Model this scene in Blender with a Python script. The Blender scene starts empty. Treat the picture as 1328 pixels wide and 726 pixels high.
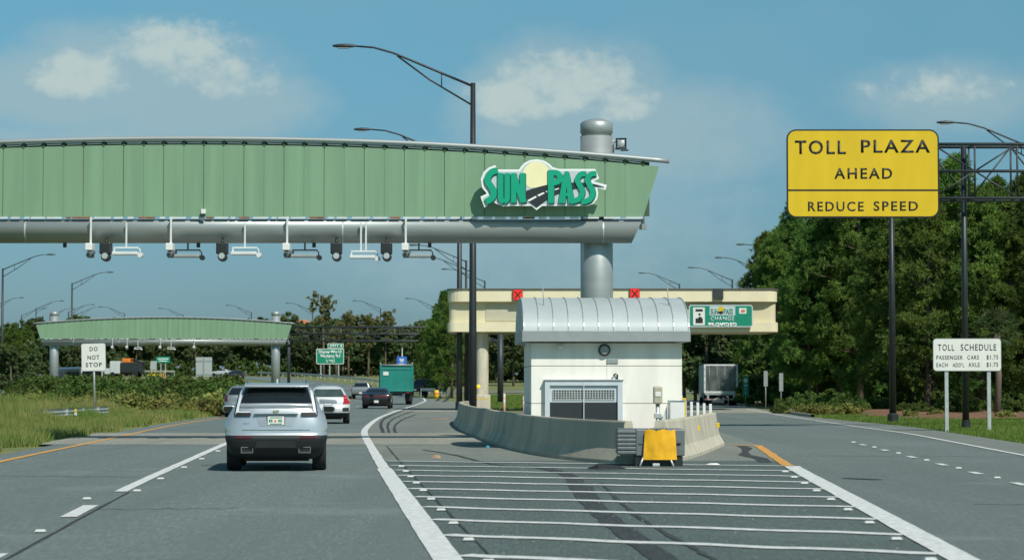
import bpy, bmesh, math, random
import numpy as np
from mathutils import Vector, Matrix
R = math.radians
random.seed(7)
scene = bpy.context.scene
COL = scene.collection

# ---------------------------------------------------------------- camera
F, CX, CY, HZ, CH = 3000.0, 664.0, 363.0, 498.0, 1.6
PITCH = math.atan((HZ - CY) / F)
cam_d = bpy.data.cameras.new('camera'); cam = bpy.data.objects.new('camera', cam_d); COL.objects.link(cam)
cam.location = (0, 0, CH); cam.rotation_euler = (math.pi/2 + PITCH, 0, 0)
cam_d.sensor_width = 36; cam_d.lens = F/1328*36; cam_d.clip_end = 8000; cam_d.clip_start = 0.5
cam_d.dof.use_dof = True; cam_d.dof.focus_distance = 56; cam_d.dof.aperture_fstop = 3.2
scene.camera = cam

# ---------------------------------------------------------------- sun, sky, exposure
SUNV = Vector((0.60, -1.0, 1.25)).normalized()
sd = bpy.data.lights.new('sun', 'SUN'); sd.energy = 3.3; sd.angle = R(0.53); sd.color = (1.0, 0.95, 0.86)
sun = bpy.data.objects.new('sun', sd); COL.objects.link(sun); sun.rotation_euler = SUNV.to_track_quat('Z', 'Y').to_euler()
sun.location = (30, -50, 80)
scene.view_settings.view_transform = 'Standard'; scene.view_settings.look = 'None'
scene.view_settings.gamma = 1; scene.view_settings.exposure = 0.45
scene.render.engine = 'CYCLES'
scene.cycles.max_bounces = 6; scene.cycles.transparent_max_bounces = 6
w = bpy.data.worlds.new('World'); scene.world = w; w.use_nodes = True
nt = w.node_tree; nt.nodes.clear(); N = nt.nodes.new; L = nt.links.new
wo = N('ShaderNodeOutputWorld'); bg = N('ShaderNodeBackground'); bg.inputs['Strength'].default_value = 0.075
sky = N('ShaderNodeTexSky'); sky.sky_type = 'NISHITA'; sky.sun_disc = False
sky.sun_elevation = math.asin(SUNV.z); sky.sun_rotation = math.atan2(SUNV.x, SUNV.y)
sky.air_density = 1.0; sky.dust_density = 0.6; sky.ozone_density = 2.0; sky.altitude = 0
def wmath(op, a, b=None, c=None, clamp=False):
    n = N('ShaderNodeMath'); n.operation = op; n.use_clamp = clamp
    for i, v in enumerate((a, b, c)):
        if v is None: continue
        if isinstance(v, (int, float)): n.inputs[i].default_value = v
        else: L(v, n.inputs[i])
    return n.outputs[0]
tc = N('ShaderNodeTexCoord'); sep = N('ShaderNodeSeparateXYZ'); L(tc.outputs['Generated'], sep.inputs[0])
yy = wmath('MAXIMUM', sep.outputs['Y'], 0.05)
az = wmath('DIVIDE', sep.outputs['X'], yy); el = wmath('DIVIDE', sep.outputs['Z'], yy)
# sky darker and bluer than the raw model close to the horizon, as in the photograph
tint = N('ShaderNodeMix'); tint.data_type = 'RGBA'; tint.blend_type = 'MULTIPLY'; tint.inputs[0].default_value = 1.0
ramp = N('ShaderNodeValToRGB'); L(wmath('MULTIPLY', el, 5.0, clamp=True), ramp.inputs[0])
ramp.color_ramp.elements[0].color = (0.265, 0.395, 0.60, 1); ramp.color_ramp.elements[1].color = (0.49, 0.86, 0.83, 1)
L(sky.outputs[0], tint.inputs[6]); L(ramp.outputs[0], tint.inputs[7])
cmb = N('ShaderNodeCombineXYZ'); L(wmath('MULTIPLY', az, 1.0), cmb.inputs[0]); L(wmath('MULTIPLY', el, 1.35), cmb.inputs[2])
def noise(scale, detail, rough=0.55, off=0.0):
    n = N('ShaderNodeTexNoise'); n.inputs['Scale'].default_value = scale; n.inputs['Detail'].default_value = detail
    n.inputs['Roughness'].default_value = rough
    a = N('ShaderNodeVectorMath'); a.operation = 'ADD'; a.inputs[1].default_value = (off, off*1.7, off*.6); L(cmb.outputs[0], a.inputs[0]); L(a.outputs[0], n.inputs['Vector'])
    return n.outputs[0]
n_big = noise(22, 5, .55); n_fine = noise(95, 6, .6, 3.1); n_soft = noise(9, 3, .5, 7.7)
def puff(px, py, rx, ry, amp=1.0):     # one cloud, placed by its bearing and elevation
    ca, ce = (px-CX)/F, (HZ-py)/F
    dx = wmath('DIVIDE', wmath('SUBTRACT', az, ca), rx/F); dy = wmath('DIVIDE', wmath('SUBTRACT', el, ce), ry/F)
    r2 = wmath('ADD', wmath('MULTIPLY', dx, dx), wmath('MULTIPLY', dy, dy))
    return wmath('MULTIPLY', wmath('SUBTRACT', 1.0, r2), amp)
def cloudmask(puffs, lo, hi, n1=1.5, n2=.7):
    m = None
    for p in puffs:
        q = puff(*p); m = q if m is None else wmath('MAXIMUM', m, q)
    s = wmath('ADD', m, wmath('MULTIPLY', wmath('SUBTRACT', n_big, 0.5), n1))
    s = wmath('ADD', s, wmath('MULTIPLY', wmath('SUBTRACT', n_fine, 0.5), n2))
    mr = N('ShaderNodeMapRange'); mr.interpolation_type = 'SMOOTHSTEP'; L(s, mr.inputs[0]); mr.inputs[1].default_value = lo; mr.inputs[2].default_value = hi
    return mr.outputs[0]
soft = cloudmask([(180, 105, 200, 80), (70, 115, 130, 65), (270, 135, 150, 60), (735, 140, 150, 100), (860, 170, 170, 70, .8), (80, 190, 200, 40, .6), (690, 300, 250, 90, .35), (1230, 125, 130, 50, .6)], -0.5, .75, 1.1, .6)
bright = cloudmask([(225, 62, 100, 46), (110, 98, 85, 36), (300, 92, 70, 36, .6), (740, 105, 110, 50), (670, 128, 70, 34), (800, 130, 60, 30, .6), (1210, 110, 100, 24, .5)], 0.0, 1.0, 1.7, 2.0)
veil = wmath('MULTIPLY', wmath('SUBTRACT', n_soft, 0.42, clamp=True), 0.9)
def cmix(fac, a, col):
    m = N('ShaderNodeMix'); m.data_type = 'RGBA'; L(fac, m.inputs[0]); L(a, m.inputs[6]); m.inputs[7].default_value = (*col, 1); return m.outputs[2]
SC = 1/0.075
c = cmix(wmath('MULTIPLY', soft, 0.72), tint.outputs[2], (0.255*SC, 0.355*SC, 0.385*SC))
c = cmix(veil, c, (0.17*SC, 0.29*SC, 0.35*SC))
c = cmix(wmath('MULTIPLY', bright, 0.8), c, (0.38*SC, 0.455*SC, 0.44*SC))
L(c, bg.inputs[0]); L(bg.outputs[0], wo.inputs[0])

# ---------------------------------------------------------------- helpers
def gz(Y, X=0):                                   # lie of the land: level, then a gentle rise far ahead
    t = min(max((Y-235)/230.0, 0), 1); s = t*t*(3-2*t)*3.2
    if Y > 465: s += (Y-465)*.006
    return s
def P(px, py, Y):
    th = PITCH; u = (px-CX)/F; v = (CY-py)/F
    t = Y/(math.cos(th) - v*math.sin(th))
    return Vector((u*t, Y, CH + t*(math.sin(th) + v*math.cos(th))))
def G(px, py):
    th = PITCH; u = (px-CX)/F; v = (CY-py)/F
    dz = math.sin(th)+v*math.cos(th); t = -CH/dz
    return Vector((u*t, t*(math.cos(th)-v*math.sin(th)), 0))

def mat(name, col, rough=.6, metal=0, var=.12, vscale=3, bump=0, bscale=40, col2=None, spec=None, coat=0, stretch=None, vdetail=4, objvar=0):
    m = bpy.data.materials.new(name); m.use_nodes = True; t = m.node_tree; b = t.nodes['Principled BSDF']
    b.inputs['Roughness'].default_value = rough; b.inputs['Metallic'].default_value = metal
    if spec is not None: b.inputs['Specular IOR Level'].default_value = spec
    if coat: b.inputs['Coat Weight'].default_value = coat; b.inputs['Coat Roughness'].default_value = .05
    tcn = t.nodes.new('ShaderNodeTexCoord'); src = tcn.outputs['Object']
    if stretch:
        mp = t.nodes.new('ShaderNodeMapping'); mp.inputs['Scale'].default_value = stretch; t.links.new(src, mp.inputs[0]); src = mp.outputs[0]
    nz = t.nodes.new('ShaderNodeTexNoise'); nz.inputs['Scale'].default_value = vscale; nz.inputs['Detail'].default_value = vdetail; t.links.new(src, nz.inputs['Vector'])
    mr = t.nodes.new('ShaderNodeMapRange'); mr.inputs[1].default_value = .3; mr.inputs[2].default_value = .7; t.links.new(nz.outputs[0], mr.inputs[0])
    mx = t.nodes.new('ShaderNodeMix'); mx.data_type = 'RGBA'
    c1 = tuple(max(0, x*(1-var)) for x in col); c2 = tuple(x*(1+var) for x in col) if col2 is None else col2
    if col2 is not None: c1 = col
    mx.inputs[6].default_value = (*c1, 1); mx.inputs[7].default_value = (*c2, 1); t.links.new(mr.outputs[0], mx.inputs[0])
    out = mx.outputs[2]
    if objvar:
        oi = t.nodes.new('ShaderNodeObjectInfo'); hs = t.nodes.new('ShaderNodeHueSaturation'); t.links.new(out, hs.inputs['Color'])
        m2 = t.nodes.new('ShaderNodeMapRange'); m2.inputs[3].default_value = 1-objvar; m2.inputs[4].default_value = 1+objvar; t.links.new(oi.outputs['Random'], m2.inputs[0]); t.links.new(m2.outputs[0], hs.inputs['Value'])
        m3 = t.nodes.new('ShaderNodeMapRange'); m3.inputs[3].default_value = .5-objvar*.06; m3.inputs[4].default_value = .5+objvar*.06; t.links.new(oi.outputs['Random'], m3.inputs[0]); t.links.new(m3.outputs[0], hs.inputs['Hue'])
        out = hs.outputs[0]
    t.links.new(out, b.inputs['Base Color'])
    if bump:
        n2 = t.nodes.new('ShaderNodeTexNoise'); n2.inputs['Scale'].default_value = bscale; n2.inputs['Detail'].default_value = 3; t.links.new(tcn.outputs['Object'], n2.inputs['Vector'])
        bp = t.nodes.new('ShaderNodeBump'); bp.inputs['Strength'].default_value = bump; bp.inputs['Distance'].default_value = .02; t.links.new(n2.outputs[0], bp.inputs['Height']); t.links.new(bp.outputs[0], b.inputs['Normal'])
    m['col'] = list(col)
    return m

class MB:
    def __init__(s): s.v = []; s.f = []; s.m = []; s.mi = 0; s.sm = []; s.smooth = False
    def add(s, vs, fs):
        o = len(s.v); s.v += [tuple(x) for x in vs]; s.f += [tuple(i+o for i in f) for f in fs]; s.m += [s.mi]*len(fs); s.sm += [s.smooth]*len(fs); return s
    def box(s, x0, x1, y0, y1, z0, z1):
        return s.add([(x0,y0,z0),(x1,y0,z0),(x1,y1,z0),(x0,y1,z0),(x0,y0,z1),(x1,y0,z1),(x1,y1,z1),(x0,y1,z1)],
              [(0,3,2,1),(4,5,6,7),(0,1,5,4),(1,2,6,5),(2,3,7,6),(3,0,4,7)])
    def bbox(s, x0, x1, y0, y1, z0, z1, b=.02):
        bm = bmesh.new(); bmesh.ops.create_cube(bm, size=1)
        for v in bm.verts: v.co = Vector(((x0+x1)/2+v.co.x*(x1-x0), (y0+y1)/2+v.co.y*(y1-y0), (z0+z1)/2+v.co.z*(z1-z0)))
        bmesh.ops.bevel(bm, geom=bm.edges[:], offset=b, segments=2, affect='EDGES', profile=.5)
        bm.verts.index_update(); s.add([v.co for v in bm.verts], [[v.index for v in f.verts] for f in bm.faces]); bm.free(); return s
    def tube(s, pts, r, n=10, cap=True):
        pts = [Vector(p) for p in pts]; rr = r if isinstance(r, (list, tuple)) else [r]*len(pts)
        vs = []; fs = []; ref = None
        for i, p in enumerate(pts):
            d = (pts[min(i+1, len(pts)-1)] - pts[max(i-1, 0)]).normalized()
            a = Vector((0,0,1)) if abs(d.z) < .9 else Vector((1,0,0))
            if ref is None: u = d.cross(a).normalized()
            else: u = (ref - d*ref.dot(d)).normalized()
            ref = u; v = d.cross(u)
            for k in range(n):
                t = 2*math.pi*k/n; vs.append(p + (u*math.cos(t) + v*math.sin(t))*rr[i])
        for i in range(len(pts)-1):
            for k in range(n): fs.append((i*n+k, i*n+(k+1)%n, (i+1)*n+(k+1)%n, (i+1)*n+k))
        o = s.smooth; s.smooth = True; s.add(vs, fs); s.smooth = o
        if cap:
            m = len(pts)-1; o = len(s.v)-len(vs)
            s.f += [tuple(o+k for k in range(n))[::-1], tuple(o+m*n+k for k in range(n))]; s.m += [s.mi]*2; s.sm += [False]*2
        return s
    def lathe(s, prof, c=(0,0,0), axis='z', n=24):   # prof: (r, h)
        vs = []; fs = []
        for r, h in prof:
            for k in range(n):
                t = 2*math.pi*k/n; a, b = r*math.cos(t), r*math.sin(t)
                p = {'z': (a, b, h), 'x': (h, a, b), 'y': (a, h, b)}[axis]; vs.append((c[0]+p[0], c[1]+p[1], c[2]+p[2]))
        for i in range(len(prof)-1):
            for k in range(n): fs.append((i*n+k, i*n+(k+1)%n, (i+1)*n+(k+1)%n, (i+1)*n+k))
        m = len(prof)-1; fs += [tuple(range(n))[::-1], tuple(m*n+k for k in range(n))]
        return s.add(vs, fs)
    def prism(s, poly, y0, y1, plane='xz'):          # 2D outline given thickness
        n = len(poly)
        if plane == 'xz': vs = [(x, y0, z) for x, z in poly]+[(x, y1, z) for x, z in poly]
        elif plane == 'xy': vs = [(x, z, y0) for x, z in poly]+[(x, z, y1) for x, z in poly]
        else: vs = [(y0, x, z) for x, z in poly]+[(y1, x, z) for x, z in poly]
        return s.add(vs, [tuple(range(n)), tuple(range(n, 2*n))[::-1]]+[((i+1)%n, i, i+n, (i+1)%n+n) for i in range(n)])
    def grid(s, rows):                                # rows of points
        a, b = len(rows), len(rows[0]); return s.add([p for r in rows for p in r], [(i*b+j, i*b+j+1, (i+1)*b+j+1, (i+1)*b+j) for i in range(a-1) for j in range(b-1)])
    def build(s, name, mats, parent=None, loc=None, fix=True):
        me = bpy.data.meshes.new(name); me.from_pydata(s.v, [], s.f)
        for m in (mats if isinstance(mats, (list, tuple)) else [mats]): me.materials.append(m)
        me.polygons.foreach_set('material_index', s.m); me.polygons.foreach_set('use_smooth', s.sm)
        if fix:
            bm = bmesh.new(); bm.from_mesh(me); bmesh.ops.recalc_face_normals(bm, faces=bm.faces[:]); bm.to_mesh(me); bm.free()
        me.update(); o = bpy.data.objects.new(name, me); COL.objects.link(o)
        if parent: o.parent = parent
        if loc: o.location = loc
        return o
def build_each(mb, name, mats, parent):
    """one object for every connected piece"""
    par = list(range(len(mb.v)))
    def fd(i):
        while par[i] != i: par[i] = par[par[i]]; i = par[i]
        return i
    for f in mb.f:
        a = fd(f[0])
        for i in f[1:]: par[fd(i)] = a
    grp = {}
    for k, f in enumerate(mb.f): grp.setdefault(fd(f[0]), []).append(k)
    out = []
    for ks in grp.values():
        q = MB(); mp = {}
        for k in ks:
            for i in mb.f[k]:
                if i not in mp: mp[i] = len(q.v); q.v.append(mb.v[i])
            q.f.append(tuple(mp[i] for i in mb.f[k])); q.m.append(mb.m[k]); q.sm.append(mb.sm[k])
        out.append(q.build(name, mats, parent))
    return out
def tag(o, label=None, cat=None, group=None, kind=None):
    if label:
        o['label'] = label
        if not 4 <= len(label.split()) <= 16: print('LABEL', len(label.split()), label)
    if cat: o['category'] = cat
    if group: o['group'] = group
    if kind: o['kind'] = kind
    return o
def empty(name, loc=(0,0,0), rz=0, label=None, cat=None, group=None):
    e = bpy.data.objects.new(name, None); COL.objects.link(e); e.location = loc; e.rotation_euler = (0, 0, rz); e.empty_display_size = .3
    return tag(e, label, cat, group)
def copy_tree(o, parent=None):
    c = o.copy(); COL.objects.link(c)
    if parent: c.parent = parent
    for ch in list(o.children): copy_tree(ch, c)
    return c
def rrect(x0, x1, z0, z1, r, n=5):
    pts = []
    for cx, cz, a0 in ((x1-r, z1-r, 0), (x0+r, z1-r, 90), (x0+r, z0+r, 180), (x1-r, z0+r, 270)):
        for k in range(n+1): a = R(a0+90*k/n); pts.append((cx+r*math.cos(a), cz+r*math.sin(a)))
    return pts
def text_obj(s, parent, m, cx, cz, wid, hgt, y, name='lettering', bold=.0, space=1.1, th=.006, shear=0):
    """one line of writing, standing in the xz plane and facing -y"""
    cu = bpy.data.curves.new('t', 'FONT'); cu.body = s; cu.offset = bold; cu.space_character = space; cu.shear = shear; cu.resolution_u = 3
    o = bpy.data.objects.new('t', cu); COL.objects.link(o)
    dg = bpy.context.evaluated_depsgraph_get(); me = bpy.data.meshes.new_from_object(o.evaluated_get(dg)); bpy.data.objects.remove(o); bpy.data.curves.remove(cu)
    xs = [v.co.x for v in me.vertices]; ys = [v.co.y for v in me.vertices]
    x0, x1, y0, y1 = min(xs), max(xs), min(ys), max(ys)
    bm = bmesh.new(); bm.from_mesh(me)
    for v in bm.verts: v.co = Vector((cx+((v.co.x-x0)/(x1-x0)-.5)*wid, y-th, cz+((v.co.y-y0)/(y1-y0)-.5)*hgt))
    r = bmesh.ops.extrude_face_region(bm, geom=bm.faces[:])
    for v in r['geom']:
        if isinstance(v, bmesh.types.BMVert): v.co.y += th*.8
    bmesh.ops.recalc_face_normals(bm, faces=bm.faces[:]); bm.to_mesh(me); bm.free(); me.name = name
    me.materials.clear(); me.materials.append(m); ob = bpy.data.objects.new(name, me); COL.objects.link(ob); ob.parent = parent
    return ob

# ---------------------------------------------------------------- materials
def asphalt(name, base, var, wheel=None):
    m = mat(name, base, .88, bump=.25, bscale=90, spec=.25)
    t = m.node_tree; b = t.nodes['Principled BSDF']; tcn = t.nodes.new('ShaderNodeTexCoord')
    def nz(sc, det, stretch=None, lo=.3, hi=.7):
        src = tcn.outputs['Object']
        if stretch:
            mp = t.nodes.new('ShaderNodeMapping'); mp.inputs['Scale'].default_value = stretch; t.links.new(src, mp.inputs[0]); src = mp.outputs[0]
        n = t.nodes.new('ShaderNodeTexNoise'); n.inputs['Scale'].default_value = sc; n.inputs['Detail'].default_value = det; n.inputs['Roughness'].default_value = .7; t.links.new(src, n.inputs['Vector'])
        r = t.nodes.new('ShaderNodeMapRange'); r.inputs[1].default_value = lo; r.inputs[2].default_value = hi; t.links.new(n.outputs[0], r.inputs[0]); return r.outputs[0]
    def mix(f, a, bb, fac=1):
        x = t.nodes.new('ShaderNodeMix'); x.data_type = 'RGBA'
        mm = t.nodes.new('ShaderNodeMath'); mm.operation = 'MULTIPLY'; mm.inputs[1].default_value = fac; t.links.new(f, mm.inputs[0]); t.links.new(mm.outputs[0], x.inputs[0])
        for i, v in ((6, a), (7, bb)):
            if isinstance(v, tuple): x.inputs[i].default_value = (*v, 1)
            else: t.links.new(v, x.inputs[i])
        return x.outputs[2]
    base = Vector(base)
    c = mix(nz(.35, 4, (1, .25, 1)), tuple(base*(1-var)), tuple(base*(1+var)))
    c = mix(nz(38, 2), c, tuple(base*.55), .38)
    c = mix(nz(60, 2, None, .55, .75), c, tuple(base*2.2), .35)
    c = mix(nz(1.1, 3, (1, .05, 1), .5, .8), c, tuple(base*.7), .4)
    c = mix(nz(24, 4, (1, .07, 1), .35, .68), c, tuple(base*.58), .7)
    c = mix(nz(31, 4, (1, .08, 1), .5, .7), c, tuple(base*1.75), .6)
    c = mix(nz(.7, 3, (1, .03, 1), .42, .7), c, tuple(base*.72), .75)
    c = mix(nz(.23, 5, None, .56, .66), c, tuple(base*1.22), .5)
    t.links.new(c, b.inputs['Base Color']); return m
M = {}
M['asphalt'] = asphalt('asphalt', (.158, .196, .186), .10)
M['asphalt_gore'] = asphalt('asphalt_gore', (.102, .136, .127), .14)
M['asphalt_right'] = asphalt('asphalt_right', (.155, .188, .176), .10)
M['asphalt_worn'] = asphalt('asphalt_worn', (.205, .225, .200), .16)
M['concrete_pad'] = asphalt('concrete_pad', (.30, .30, .25), .14)
M['conc'] = mat('concrete', (.34, .325, .27), .85, var=.2, vscale=2.5, bump=.3, bscale=25, stretch=(1, 1, .35), vdetail=8)
M['conc_light'] = mat('concrete_light', (.50, .46, .36), .85, var=.2, vscale=3, bump=.3, bscale=25, stretch=(1, 1, .35), vdetail=8)
M['paint'] = mat('white_road_paint', (.62, .63, .60), .6, var=.24, vscale=9, vdetail=8)
M['paint_y'] = mat('yellow_road_paint', (.60, .30, .06), .6, var=.2, vscale=5, vdetail=8)
M['rubber_mark'] = mat('tyre_mark', (.034, .040, .040), .8, var=.4, vscale=4, stretch=(8, .3, 1))
M['crack'] = mat('crack_filler', (.035, .037, .036), .7)
M['grassland'] = mat('grassland', (.10, .135, .035), .95, vscale=.4, col2=(.19, .19, .07), vdetail=8, bump=.6, bscale=8)
M['blade'] = mat('grass_blades', (.13, .24, .045), .8, vscale=.35, col2=(.38, .35, .13), vdetail=6, spec=.2)
M['blade_r'] = mat('mown_grass', (.11, .20, .035), .8, vscale=.5, col2=(.20, .27, .06), vdetail=6, spec=.2)
M['mulch'] = mat('mulch', (.17, .085, .045), .95, var=.4, vscale=2, bump=.8, bscale=20)
M['silver'] = mat('silver_metal', (.36, .395, .39), .46, .45, var=.08, vscale=1.5, stretch=(.3, 1, 2))
M['galv'] = mat('galvanised', (.50, .53, .52), .45, .5, var=.12, vscale=6)
M['panel'] = mat('green_panel', (.186, .315, .196), .5, var=.10, vscale=1.1, stretch=(2.5, 1, .18), vdetail=9)
M['rpm'] = mat('marker_grey', (.48,.50,.48), .6)
M['panel_dk'] = mat('dark_gap', (.055, .10, .055), .8)
M['rust'] = mat('rust', (.26, .10, .035), .9, var=.4, vscale=9)
M['black_metal'] = mat('black_metal', (.018, .021, .022), .45, var=.2)
M['dark_steel'] = mat('dark_steel', (.035, .043, .046), .5, .1, var=.2)
M['white'] = mat('white_enamel', (.72, .73, .70), .5, var=.05)
M['white_unit'] = mat('white_unit', (.62, .65, .64), .5, var=.08)
M['cream'] = mat('cream_stucco', (.79, .78, .71), .85, var=.09, vscale=1.6, bump=.2, bscale=60, vdetail=10, stretch=(1.6, 1, .3))
M['canopy'] = mat('canopy_stucco', (.72, .66, .45), .85, var=.05, vscale=.8, bump=.1)
M['roofm'] = mat('standing_seam', (.41, .46, .46), .55, .12, var=.08, vscale=1.2, vdetail=7)
M['fascia'] = mat('fascia_grey', (.30, .335, .33), .5, .25, var=.08)
M['door_dk'] = mat('dark_door', (.022, .028, .032), .45, var=.1)
M['unit_blue'] = mat('unit_paint', (.50, .56, .60), .5, var=.05)
M['grille'] = mat('grille_dark', (.05, .055, .05), .7)
M['sign_y'] = mat('sign_yellow', (.66, .45, .006), .45, var=.06, vscale=1.2, stretch=(1.5, 1, .3), vdetail=6)
M['sign_w'] = mat('sign_white', (.70, .71, .66), .45, var=.04)
M['sign_g'] = mat('sign_green', (.008, .23, .14), .4, var=.05)
M['sign_b'] = mat('sign_blue', (.03, .14, .50), .4, var=.05)
M['sign_k'] = mat('sign_black', (.012, .013, .012), .5)
M['logo_g'] = mat('letter_green', (.004, .33, .19), .35, var=.04)
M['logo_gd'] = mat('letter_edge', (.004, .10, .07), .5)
M['logo_w'] = mat('logo_white', (.80, .82, .80), .45, var=.02)
M['logo_grey'] = mat('logo_pale', (.50, .56, .58), .45, var=.03)
M['logo_sun'] = mat('logo_sun', (.84, .78, .46), .45, var=.03)
M['logo_road'] = mat('logo_road', (.015, .022, .026), .5)
M['red_em'] = mat('red_lit', (.75, .02, .01), .4)
_b = M['red_em'].node_tree.nodes['Principled BSDF']; _b.inputs['Emission Color'].default_value = (1, .02, .015, 1); _b.inputs['Emission Strength'].default_value = .35
M['amber_em'] = mat('amber_lit', (.9, .5, .02), .4)
_b = M['amber_em'].node_tree.nodes['Principled BSDF']; _b.inputs['Emission Color'].default_value = (1, .55, .02, 1); _b.inputs['Emission Strength'].default_value = .5
M['yellow_plastic'] = mat('yellow_sheeting', (.80, .42, .01), .5, var=.12, vscale=4, bump=.6, bscale=5)
M['steel_grey'] = mat('barrier_steel', (.17, .19, .20), .5, .4, var=.15, vscale=5)
M['orange'] = mat('orange_paint', (.75, .22, .03), .5)
M['glass'] = mat('car_glass', (.010, .014, .015), .05, spec=.7, var=.1)
M['glass_lit'] = mat('car_glass_clear', (.05, .075, .07), .08, spec=.7, var=.3, vscale=2)
M['tyre'] = mat('tyre_rubber', (.014, .015, .016), .85, var=.2, vscale=20)
M['rim'] = mat('alloy_rim', (.35, .36, .36), .35, .7)
M['plastic'] = mat('black_plastic', (.009, .012, .013), .65, var=.15)
M['plastic2'] = mat('grey_plastic', (.028, .032, .034), .45)
M['chrome'] = mat('chrome', (.75, .77, .77), .12, 1)
M['red_lens'] = mat('red_lens', (.40, .012, .015), .18, coat=.6)
M['red_dark'] = mat('dark_red_lens', (.10, .008, .01), .2, coat=.6)
M['clear_lens'] = mat('clear_lens', (.78, .80, .80), .15, coat=.5)
M['silver_paint'] = mat('silver_car_paint', (.50, .535, .555), .28, .55, var=.03, coat=.8)
M['white_paint'] = mat('pearl_car_paint', (.66, .68, .68), .3, .2, var=.03, coat=.8)
M['dark_paint'] = mat('dark_car_paint', (.018, .017, .020), .3, .2, var=.1, coat=.8)
M['grey_paint'] = mat('grey_car_paint', (.26, .29, .30), .32, .5, var=.05, coat=.6)
M['truck_green'] = mat('truck_green', (.012, .20, .165), .4, var=.12, vscale=2, stretch=(1, 1, .4), coat=.3)
M['bark'] = mat('bark', (.13, .105, .075), .95, var=.35, vscale=5, bump=.8, bscale=12, stretch=(1, 1, .2))
M['leaf_pine'] = mat('pine_needles', (.060, .14, .032), .75, vscale=.5, col2=(.20, .29, .055), vdetail=3, spec=.25, objvar=.25)
M['leaf_broad'] = mat('broad_leaves', (.050, .092, .036), .7, vscale=.4, col2=(.125, .165, .055), vdetail=3, spec=.25, objvar=.3)
M['leaf_autumn'] = mat('thin_leaves', (.12, .15, .05), .7, vscale=.5, col2=(.24, .21, .08), vdetail=3, spec=.2, objvar=.2)
M['leaf_bush'] = mat('shrub_leaves', (.045, .095, .022), .75, vscale=.6, col2=(.15, .21, .045), vdetail=3, spec=.2, objvar=.25)
M['leaf_scrub'] = mat('scrub_leaves', (.14, .20, .045), .75, vscale=1.2, col2=(.33, .29, .09), vdetail=3, spec=.2, objvar=.25)
for k_ in ('leaf_pine', 'leaf_broad', 'leaf_autumn', 'leaf_bush', 'leaf_scrub', 'blade', 'blade_r'):   # thin leaves let some light through
    t_ = M[k_].node_tree; pb = t_.nodes['Principled BSDF']; tr_ = t_.nodes.new('ShaderNodeBsdfTranslucent'); ms_ = t_.nodes.new('ShaderNodeMixShader'); ms_.inputs[0].default_value = .40
    t_.links.new(pb.inputs['Base Color'].links[0].from_socket, tr_.inputs['Color']); t_.links.new(pb.outputs[0], ms_.inputs[1]); t_.links.new(tr_.outputs[0], ms_.inputs[2]); t_.links.new(ms_.outputs[0], t_.nodes['Material Output'].inputs['Surface'])
M['peach'] = mat('peach_wall', (.55, .38, .24), .85)
M['palewall'] = mat('pale_wall', (.70, .62, .45), .85)
M['terracotta'] = mat('terracotta', (.42, .15, .08), .8, var=.2, vscale=2)

# ================================================================ the setting
def sm(tab, wdw=12):
    ys = np.arange(0, 701, 1.0); t = np.array(tab, float); v = np.interp(ys, t[:, 0], t[:, 1])
    k = np.hanning(wdw*2+1); k /= k.sum(); vp = np.concatenate([2*v[0]-v[1:wdw+1][::-1], v, 2*v[-1]-v[-wdw-1:-1][::-1]])
    vs = np.convolve(vp, k, 'valid'); return lambda D: float(np.interp(D, ys, vs))
RE = sm([(0,1.1),(21,-.57),(44.9,-2.5),(58.5,-3.55),(77,-4.95),(85,-5.35),(102,-6.05),(117,-6.5),(142,-6.95),(174,-7.3),(220,-8.2),(253,-9.6),(300,-15),(350,-25),(400,-38),(450,-55),(520,-82),(600,-125),(700,-190)])
LE = sm([(0,-7.2),(21.8,-8.6),(48,-10.6),(65,-11.6),(80,-12.6),(92,-13.3),(112,-13.9),(142,-14.5),(174,-14.9),(220,-15.8),(253,-17.2),(300,-23),(350,-33),(400,-46),(450,-63),(520,-90),(600,-133),(700,-198)])
LM = sm([(0,-3.1),(21.8,-4.8),(34.5,-5.85),(45,-6.55),(60.8,-7.6),(80,-8.8),(112,-10.2),(142,-10.75),(174,-11.1),(220,-12),(253,-13.4),(300,-19),(350,-29),(400,-42),(450,-59),(520,-86),(600,-129),(700,-194)])
GL = sm([(0,2.9),(21,4.1),(44.9,5.42),(61,6.5),(100,7.6),(140,9.0),(180,11),(250,20),(320,34)], 6)
RR = sm([(0,8.8),(30,10.4),(52.7,11.68),(75,13.0),(86,13.1),(118,13.9),(150,15.3),(172,16.6),(200,19),(250,26),(320,40)], 6)
RM = sm([(0,6.5),(36.6,8.1),(62,9.3),(90,10.3),(118,11.2)], 6)
SH = sm([(0,9.8),(45,12.8),(62,13.8),(87,15.1),(102,14.8),(114,14.6),(130,15.2),(150,16.0),(172,17.2),(200,19.8),(250,27),(320,41)], 4)
def steps(a, b, st=2.5):
    r = [a]; x = math.floor(a/5)*5+st
    while x < b: 
        if x > a+.01: r.append(x)
        x += st
    return r+[b]
def sheet(name, a, b, fl, fr, m, z, nx=2, kind='structure', st=2.5):
    mb = MB(); rows = []
    for D in steps(a, b, st):
        l, r = (fl(D) if callable(fl) else fl), (fr(D) if callable(fr) else fr)
        rows.append([(l+(r-l)*i/nx, D, gz(D)+z) for i in range(nx+1)])
    mb.grid(rows); return tag(mb.build(name, m), kind=kind)
# ground: one sheet out to the horizon
mb = MB(); xs = [-3000,-1500,-700,-350,-200]+list(range(-160,161,8))+[200,350,700,1500,3000]; ysr = [-600,-200,-50]+[5*i for i in range(0,120)]+[620,700,900,1300,2000,3500,6000]
rnd = random.Random(3)
mb.smooth = True
mb.grid([[(x, y, gz(min(y, 640)) - .05) for x in xs] for y in ysr]); tag(mb.build('ground', M['grassland'], fix=True), kind='structure')
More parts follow.
